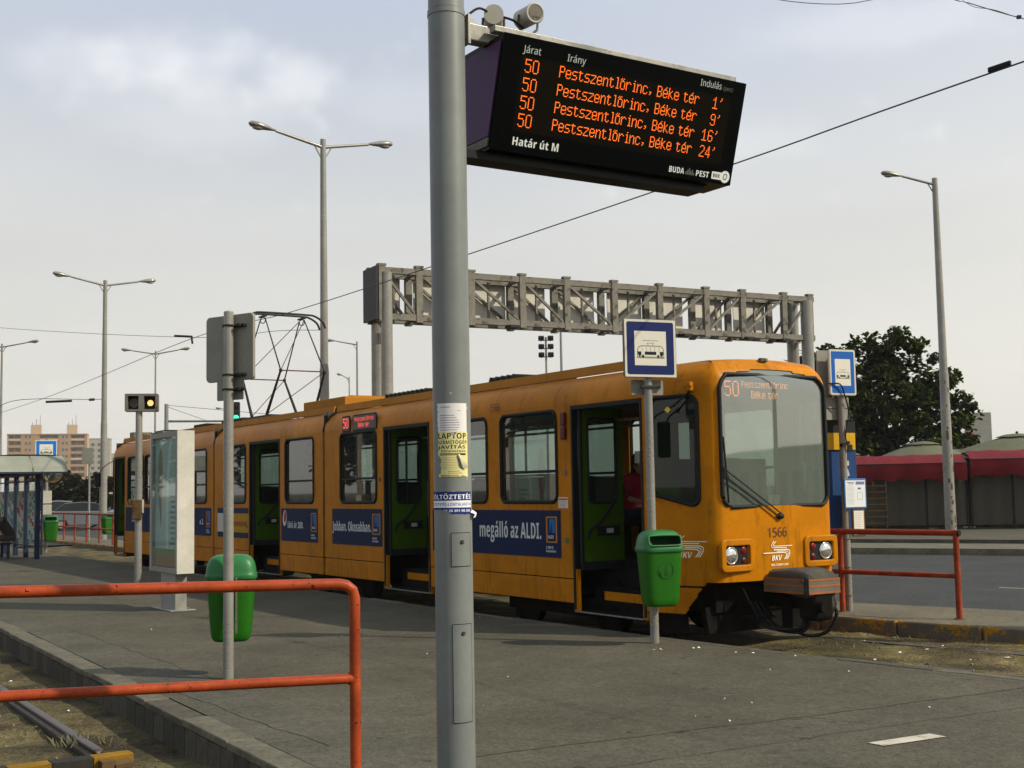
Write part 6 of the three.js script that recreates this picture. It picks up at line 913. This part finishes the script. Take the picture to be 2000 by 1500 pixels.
// ---- market stalls ----
{
  const O = V(11.5, 0.05, -42.2), TR = Math.atan2(-(-40.85 + 41.9), 16.47 - 11.8);  // along the row, to the right
  const cloth = std('awning_red', [0.15, 0.009, 0.015], 0.85, { map: tGrime, side: THREE.DoubleSide }), film = phy('stall_film', [0.1, 0.095, 0.07], 0.3, { transmission: 0.4, specularIntensity: 0.5, side: THREE.DoubleSide });
  const stall = (x0, len, hgt, label) => {
    const t = thing('market_stall', label, 'market stall', O.clone().add(V(Math.cos(TR) * x0, 0, -Math.sin(TR) * x0)), TR, 'market stalls across the road');
    const n = Math.round(len / 1.4), w = len / n;
    for (let k = 0; k <= n; k++) part('post', box(0.06, 2.3, 0.06, k * w, 1.15, 0), M.dark, t);
    for (let k = 0; k < n; k++) { part('side_sheet', skin([0, 1].map((j) => Array.from({ length: 10 }, (_, i) => V(k * w + 0.04 + i / 9 * (w - 0.08), 0.12 + j * 2.1, 0.03 * Math.sin(i * 1.6 + k)))), false), film, t); }
    part('back_wall', box(len, 2.2, 0.05, len / 2, 1.1, -2.2), M.under, t);
    part('counter', [box(len - 0.3, 0.06, 0.7, len / 2, 0.85, -0.6), box(len - 0.3, 0.8, 0.04, len / 2, 0.43, -0.3)], M.brown, t);
    const m = Math.round(len / 0.85);
    for (let k = 0; k < m; k++) { const a = k / m * len - 0.1, b = (k + 1) / m * len - 0.1, sag = () => 0.03 * Math.sin(k * 1.3); part('awning_sheet', skin([[hgt + 0.06, -0.1], [hgt - 0.06, 0.4], [hgt - 0.2, 0.85], [hgt - 0.26, 0.98]].map(([y, z], j) => [V(a, y + 0.012 * Math.sin(a * 3 + j), z), V((a + b) / 2, y - 0.02 - sag() * 0.3, z), V(b, y + 0.012 * Math.sin(b * 3 + j), z)]).reverse(), false), cloth, t); }
    part('awning_valance', skin([[0, 0.98], [0.3, 0.985], [0.6, 0.93]].map(([d, z], j) => Array.from({ length: m * 4 + 1 }, (_, i) => V(i / (m * 4) * len - 0.1, hgt - 0.26 - d * (1 - 0.1 * Math.abs(Math.sin(i * 0.8)) * j), z + 0.015 * Math.sin(i * 1.1) * j))).reverse(), false), cloth, t);
    part('awning_bar', [cyl(V(-0.1, hgt - 0.25, 0.97), V(len - 0.1, hgt - 0.25, 0.97), 0.02, 0.02, 6), ...[0, len / 2, len - 0.15].map((x) => cyl(V(x, hgt - 0.25, 0.96), V(x, hgt - 0.3, 0), 0.015, 0.015, 6))], M.dark, t);
    return t;
  };
  stall(-0.4, 3.9, 2.4, 'market stall with a maroon awning next to the tram');
  stall(3.6, 6.5, 2.5, 'market stall with a maroon awning at the right edge');
  const sh = thing('display_rack', 'open wooden slat rack under the left end of the awning', 'rack', V(11.35, 0.05, -40.9), TR);
  for (let k = 0; k < 7; k++) part('slat', rbx(0.85, 0.03, 0.05, 0.005, 0.3, 0.25 + k * 0.2, 0), M.brown, sh);
  for (const x of [-0.1, 0.3, 0.7]) part('upright', box(0.04, 1.6, 0.04, x, 0.8, -0.04), M.brown, sh);
  const can = std('canopy_olive', [0.13, 0.135, 0.085], 0.85, { side: THREE.DoubleSide, map: tGrime });
  for (const [x, z, top, r, lab] of [[14.55, 44.6, 3.0, 1.75, 'olive pointed parasol roof behind the lamp mast'], [17.75, 44.2, 3.2, 2.2, 'olive pointed parasol roof at the right picture edge'], [16.3, 46.5, 2.75, 1.5, 'low olive parasol roof between the two larger ones'], [12.0, 45.5, 2.7, 1.8, 'olive parasol roof partly hidden by the information board']]) {
    const p = thing('parasol', lab, 'parasol', V(x, 0.05, -z), rr(0, 1), 'olive parasols behind the stalls');
    part('pole', cyl(V(0, 0, 0), V(0, top - 0.1, 0), 0.04, 0.04, 8), M.galv, p);
    const ring = (rad, y) => Array.from({ length: 16 }, (_, k) => { const a = k / 16 * 2 * PI, q = k % 2 ? 0.955 : 1; return V(Math.cos(a) * rad * q, y - (k % 2 ? 0.02 : 0) * rad, Math.sin(a) * rad * q); }).reverse();
    part('canopy', skin([ring(r, top - 0.62), ring(r * 0.6, top - 0.34), ring(r * 0.25, top - 0.13)], true), can, p);
    part('vent_cap', skin([ring(r * 0.33, top - 0.12), ring(r * 0.18, top - 0.03), ring(0.03, top)], true, null, false, true), can, p);
    part('finial', ball(0.05, 0, top + 0.03, 0), M.dark, p);
  }
  const b = thing('advertising_column', 'pale grey sign tower with a red disc beside the tree', 'sign tower', V(26.0, 0, -70), 0);
  part('tower', box(1.3, 5.4, 0.6, -0.05, 2.7, 0), M.cabinetGrey, b); part('red_disc', cyl(V(-0.75, 3.7, 0.32), V(-0.75, 3.7, 0.36), 0.6, 0.6, 28), std('disc_red', [0.3, 0.015, 0.03], 0.5), b); part('disc_mark', [box(0.5, 0.12, 0.01, -0.75, 3.75, 0.37, 0, 0, 0.3), box(0.3, 0.1, 0.01, -0.7, 3.5, 0.37)], M.whitePlastic, b);
}
// ---- trees and bushes: limbs plus leaf clumps through the crown ----
function leafyGeo(clumps, per, size, tones) {
  const pos = [], col = [], nor = [], q = new THREE.Quaternion(), e = new THREE.Euler(), a = V(), n = V();
  for (const [cx, cy, cz, r] of clumps) for (let i = 0; i < per; i++) {
    const d = V(rr(-1, 1), rr(-1, 1), rr(-1, 1)); if (d.lengthSq() > 1) { i--; continue; } d.multiplyScalar(r); d.y *= 0.75;
    e.set(rr(-0.9, 0.9), rr(0, 6.28), rr(-0.9, 0.9)); q.setFromEuler(e); const s = size * rr(0.6, 1.3), t = tones[rnd() * tones.length | 0], k = rr(0.75, 1.25);
    const P = [[-0.5, 0, -0.2], [0.1, 0.12, -0.35], [0.6, 0.02, 0], [0.1, 0.12, 0.35], [-0.5, 0, 0.2]].map((v) => a.set(...v).multiplyScalar(s).applyQuaternion(q).add(d).clone().add(V(cx, cy, cz)));
    n.set(0, 1, 0).applyQuaternion(q);
    for (const [i0, i1, i2] of [[0, 1, 2], [0, 2, 3], [0, 3, 4]]) for (const w of [i0, i1, i2]) { pos.push(P[w].x, P[w].y, P[w].z); nor.push(n.x, n.y, n.z); col.push(t[0] * k, t[1] * k, t[2] * k); }
  }
  const g = new THREE.BufferGeometry(); g.setAttribute('position', new THREE.Float32BufferAttribute(pos, 3)); g.setAttribute('normal', new THREE.Float32BufferAttribute(nor, 3)); g.setAttribute('color', new THREE.Float32BufferAttribute(col, 3)); g.setAttribute('uv', new THREE.Float32BufferAttribute(new Float32Array(pos.length / 3 * 2), 2));
  return g;
}
const leafM = phy('foliage', [1, 1, 1], 0.95, { vertexColors: true, transmission: 0.4, specularIntensity: 0.4, side: THREE.DoubleSide });
function tree(label, at, blobs, trunkH, tones, per, size, nClump, category = 'tree', name = 'leafy_tree') {
  const t = thing(name, label, category, at, 0), clumps = [];
  for (const [x, y, z, rx, ry] of blobs) { const c = Math.max(6, Math.round(nClump * rx * ry)); for (let i = 0; i < c; i++) { const u = V(rr(-1, 1), rr(-1, 1), rr(-1, 1)); const l = u.length(); if (l > 1) { i--; continue; } u.multiplyScalar(lerp(1, 0.78 / Math.max(l, 0.2), 0.6)); clumps.push([x + u.x * rx, y + u.y * ry, z + u.z * rx, rr(0.35, 0.75) * Math.min(1, rx / 1.3)]); } }
  part('crown', leafyGeo(clumps, per, size, tones), leafM, t, { raw: true });
  const limbs = [cyl(V(0, -0.1, 0), V(0.1, trunkH, 0), trunkH * 0.085, trunkH * 0.06, 12)];
  part('trunk', limbs, M.bark, t);
  blobs.forEach(([x, y, z], i) => part('limb', tube([V(0.1, trunkH * 0.9, 0), V(x * 0.35, lerp(trunkH, y, 0.45), z * 0.35), V(x * 0.9, y, z * 0.9)], Math.max(0.03, trunkH * 0.03), 10, 6), M.bark, t));
  return t;
}
const dk = [[0.13, 0.25, 0.035], [0.18, 0.3, 0.04], [0.24, 0.34, 0.06], [0.11, 0.21, 0.03], [0.3, 0.34, 0.09]];
tree('large dark green tree behind the red market awnings', V(16.2, 0.05, -55), [[-3.4, 5.6, 0.2, 1.5, 1.4], [-3.4, 3.8, 0.3, 1.5, 1.3], [-2.6, 6.5, 0, 1.5, 1.1], [-2.4, 4.6, 0.4, 1.6, 1.6], [-0.6, 6.6, 0, 1.5, 1.3], [0.8, 7.1, -0.3, 1.5, 1.2], [0, 4.8, 0.6, 2.0, 1.9], [1.9, 6.0, 0, 1.5, 1.3], [2.5, 4.4, 0.2, 1.7, 1.5], [3.4, 3.6, 0, 1.0, 0.8], [-1.5, 3.4, 0.3, 2.0, 1.2], [1.2, 3.2, 0.4, 2.0, 1.1], [0.6, 5.6, -1.4, 2.0, 1.6]], 2.6, dk, 60, 0.24, 10);
const bu = [[0.11, 0.15, 0.03], [0.15, 0.17, 0.05], [0.18, 0.16, 0.06], [0.09, 0.13, 0.03]];
tree('rounded roadside tree left of the lamp mast by the tram rear', V(-29.5, -0.1, -82), [[0, 2.2, 0, 1.6, 1.5], [-1.2, 1.6, 0, 1.2, 1.2], [1.1, 1.7, 0, 1.2, 1.1]], 1.2, bu, 36, 0.3, 7);
tree('reddish brown roadside tree in front of the apartment block', V(-32.5, -0.1, -88), [[0, 2.2, 0, 1.7, 1.5], [1.3, 1.6, 0, 1.2, 1.1]], 1.2, [[0.2, 0.12, 0.05], [0.16, 0.13, 0.05], [0.12, 0.13, 0.04]], 36, 0.3, 7);
tree('green roadside tree touching the rear end of the tram', V(-25.6, -0.1, -79), [[0, 2.0, 0, 1.7, 1.5], [-1.4, 1.5, 0.3, 1.3, 1.2], [1.3, 1.6, 0, 1.3, 1.2], [0.3, 2.8, 0, 0.9, 0.8]], 1.1, bu, 36, 0.3, 7);
// trees left of the picture, mirrored in the tram windows
{
  const t0 = tree('bushy green tree left of the picture, mirrored in the tram windows', W(-13, 62, -0.2), [[0, 4.6, 0, 2.2, 1.9], [-1.7, 3.6, 0.5, 1.8, 1.5], [1.7, 3.8, -0.4, 1.8, 1.5], [0.3, 6.2, 0, 1.4, 1.1]], 2.4, dk, 44, 0.3, 7);
  t0.userData.group = 'trees mirrored in the tram windows';
  for (const [p, s2, a] of [[-17, 48, 1], [-14, 82, 2], [-20, 70, 3], [-12, 40, 4]]) copy(t0, W(p, s2, -0.2), a);
}
// ---- apartment blocks far away ----
{
  const pale = std('panel_tan', [0.34, 0.22, 0.13], 0.9, { map: tGrime }), side = std('panel_cream', [0.42, 0.3, 0.19], 0.9), win = phy('far_window', [0.05, 0.07, 0.09], 0.1), rail = pale, greyW = std('panel_grey', [0.36, 0.34, 0.3], 0.9, { map: tGrime });
  const t = thing('apartment_block', 'tan ten storey apartment block with dark loggias and roof towers', 'building', V(-211.5, -0.3, -570), R(16));
  part('wall', box(34, 30.5, 10.4, 0, 15.25, -6.8), pale, t); part('gable', box(0.3, 30.5, 12.2, 17.1, 15.25, -6), side, t); part('gable', box(0.3, 30.5, 12.2, -17.1, 15.25, -6), side, t);
  for (const [a, b] of [[-17, -16.6], [-11.4, -3.4], [4.6, 10], [16, 17]]) part('pier', box(b - a, 30.5, 1.7, (a + b) / 2, 15.25, -0.75), pale, t);
  for (const x of [-5.2, 10.3]) { const tw = part('roof_tower', box(4.4, 4.6, 5, x, 32.8, -4), side, t); for (const dx of [-1.6, 0, 1.6]) part('antenna', cyl(V(x + dx, 35, -4), V(x + dx, 38 + dx, -4), 0.12, 0.08, 6), M.dark, tw); }
  part('roof_edge', box(34.6, 0.5, 12.6, 0, 30.7, -6), pale, t);
  for (let f = 0; f < 10; f++) { const y = 1.2 + f * 2.95; for (const [x, w] of [[-14, 5.2], [0.6, 8], [13, 6]]) { const l = part('loggia', box(w, 0.22, 1.6, x, y, -0.75), rail, t); part('loggia_rail', box(w, 0.95, 0.1, x, y + 0.55, -0.05), f % 3 ? rail : side, l); part('loggia_partition', box(0.12, 2.7, 1.5, x, y + 1.45, -0.8), rail, l); for (let k = 0; k < 3; k++) part('loggia_window', box(w * 0.24, 1.5, 0.08, x + (k - 1) * w * 0.31, y + 1.5, -1.58), win, l); }
    for (const x of [-9.2, -7.6, 6.6, 8.2]) part('window', box(0.9, 1.2, 0.1, x, y + 1.8, 0.1), win, t); }
  const u = thing('apartment_block', 'distant pale grey apartment block right of the tan one', 'building', V(-228, -0.3, -700), R(14));
  part('wall', box(30, 26, 12, 0, 13, -6), greyW, u); for (let f = 0; f < 9; f++) for (let k = 0; k < 9; k++) part('window', box(1.4, 1.3, 0.1, -12 + k * 3, 2.4 + f * 2.8, 0.03), win, u);
  const v = thing('apartment_block', 'pale flat roofed building peeping over the tram rear roof', 'building', V(-206, -0.3, -620), R(14));
  part('wall', box(13, 30.5, 12, 0, 15.25, -6), greyW, v); for (let k = 0; k < 4; k++) for (let f = 5; f < 10; f++) part('window', box(1.4, 1.4, 0.1, -4.5 + k * 3, 1.6 + f * 2.9, 0.03), win, v); part('roof_edge', box(13.3, 0.5, 12.3, 0, 30.6, -6), greyW, v);
}
// low shop row to the right of the viewer, mirrored in the windshield
{
  const t = thing('low_building', 'low flat roofed shop row right of the viewer, mirrored in the windshield', 'building', V(70, -0.1, 16), R(-75)), wallM = std('render_grey', [0.22, 0.2, 0.16], 0.9, { map: tGrime });
  part('wall', box(80, 3.7, 8, 0, 1.85, -4), wallM, t); part('roof', box(80.6, 0.25, 8.6, 0, 3.82, -4), M.concreteDark, t);
  for (let k = 0; k < 14; k++) { const w = part('shop_window', box(3.4, 2.0, 0.1, -36 + k * 5.5, 1.5, 0.03), M.dark, t); part('sill', box(3.6, 0.1, 0.2, -36 + k * 5.5, 0.45, 0.08), M.concrete, w); }
}
renderer.render(scene, camera);
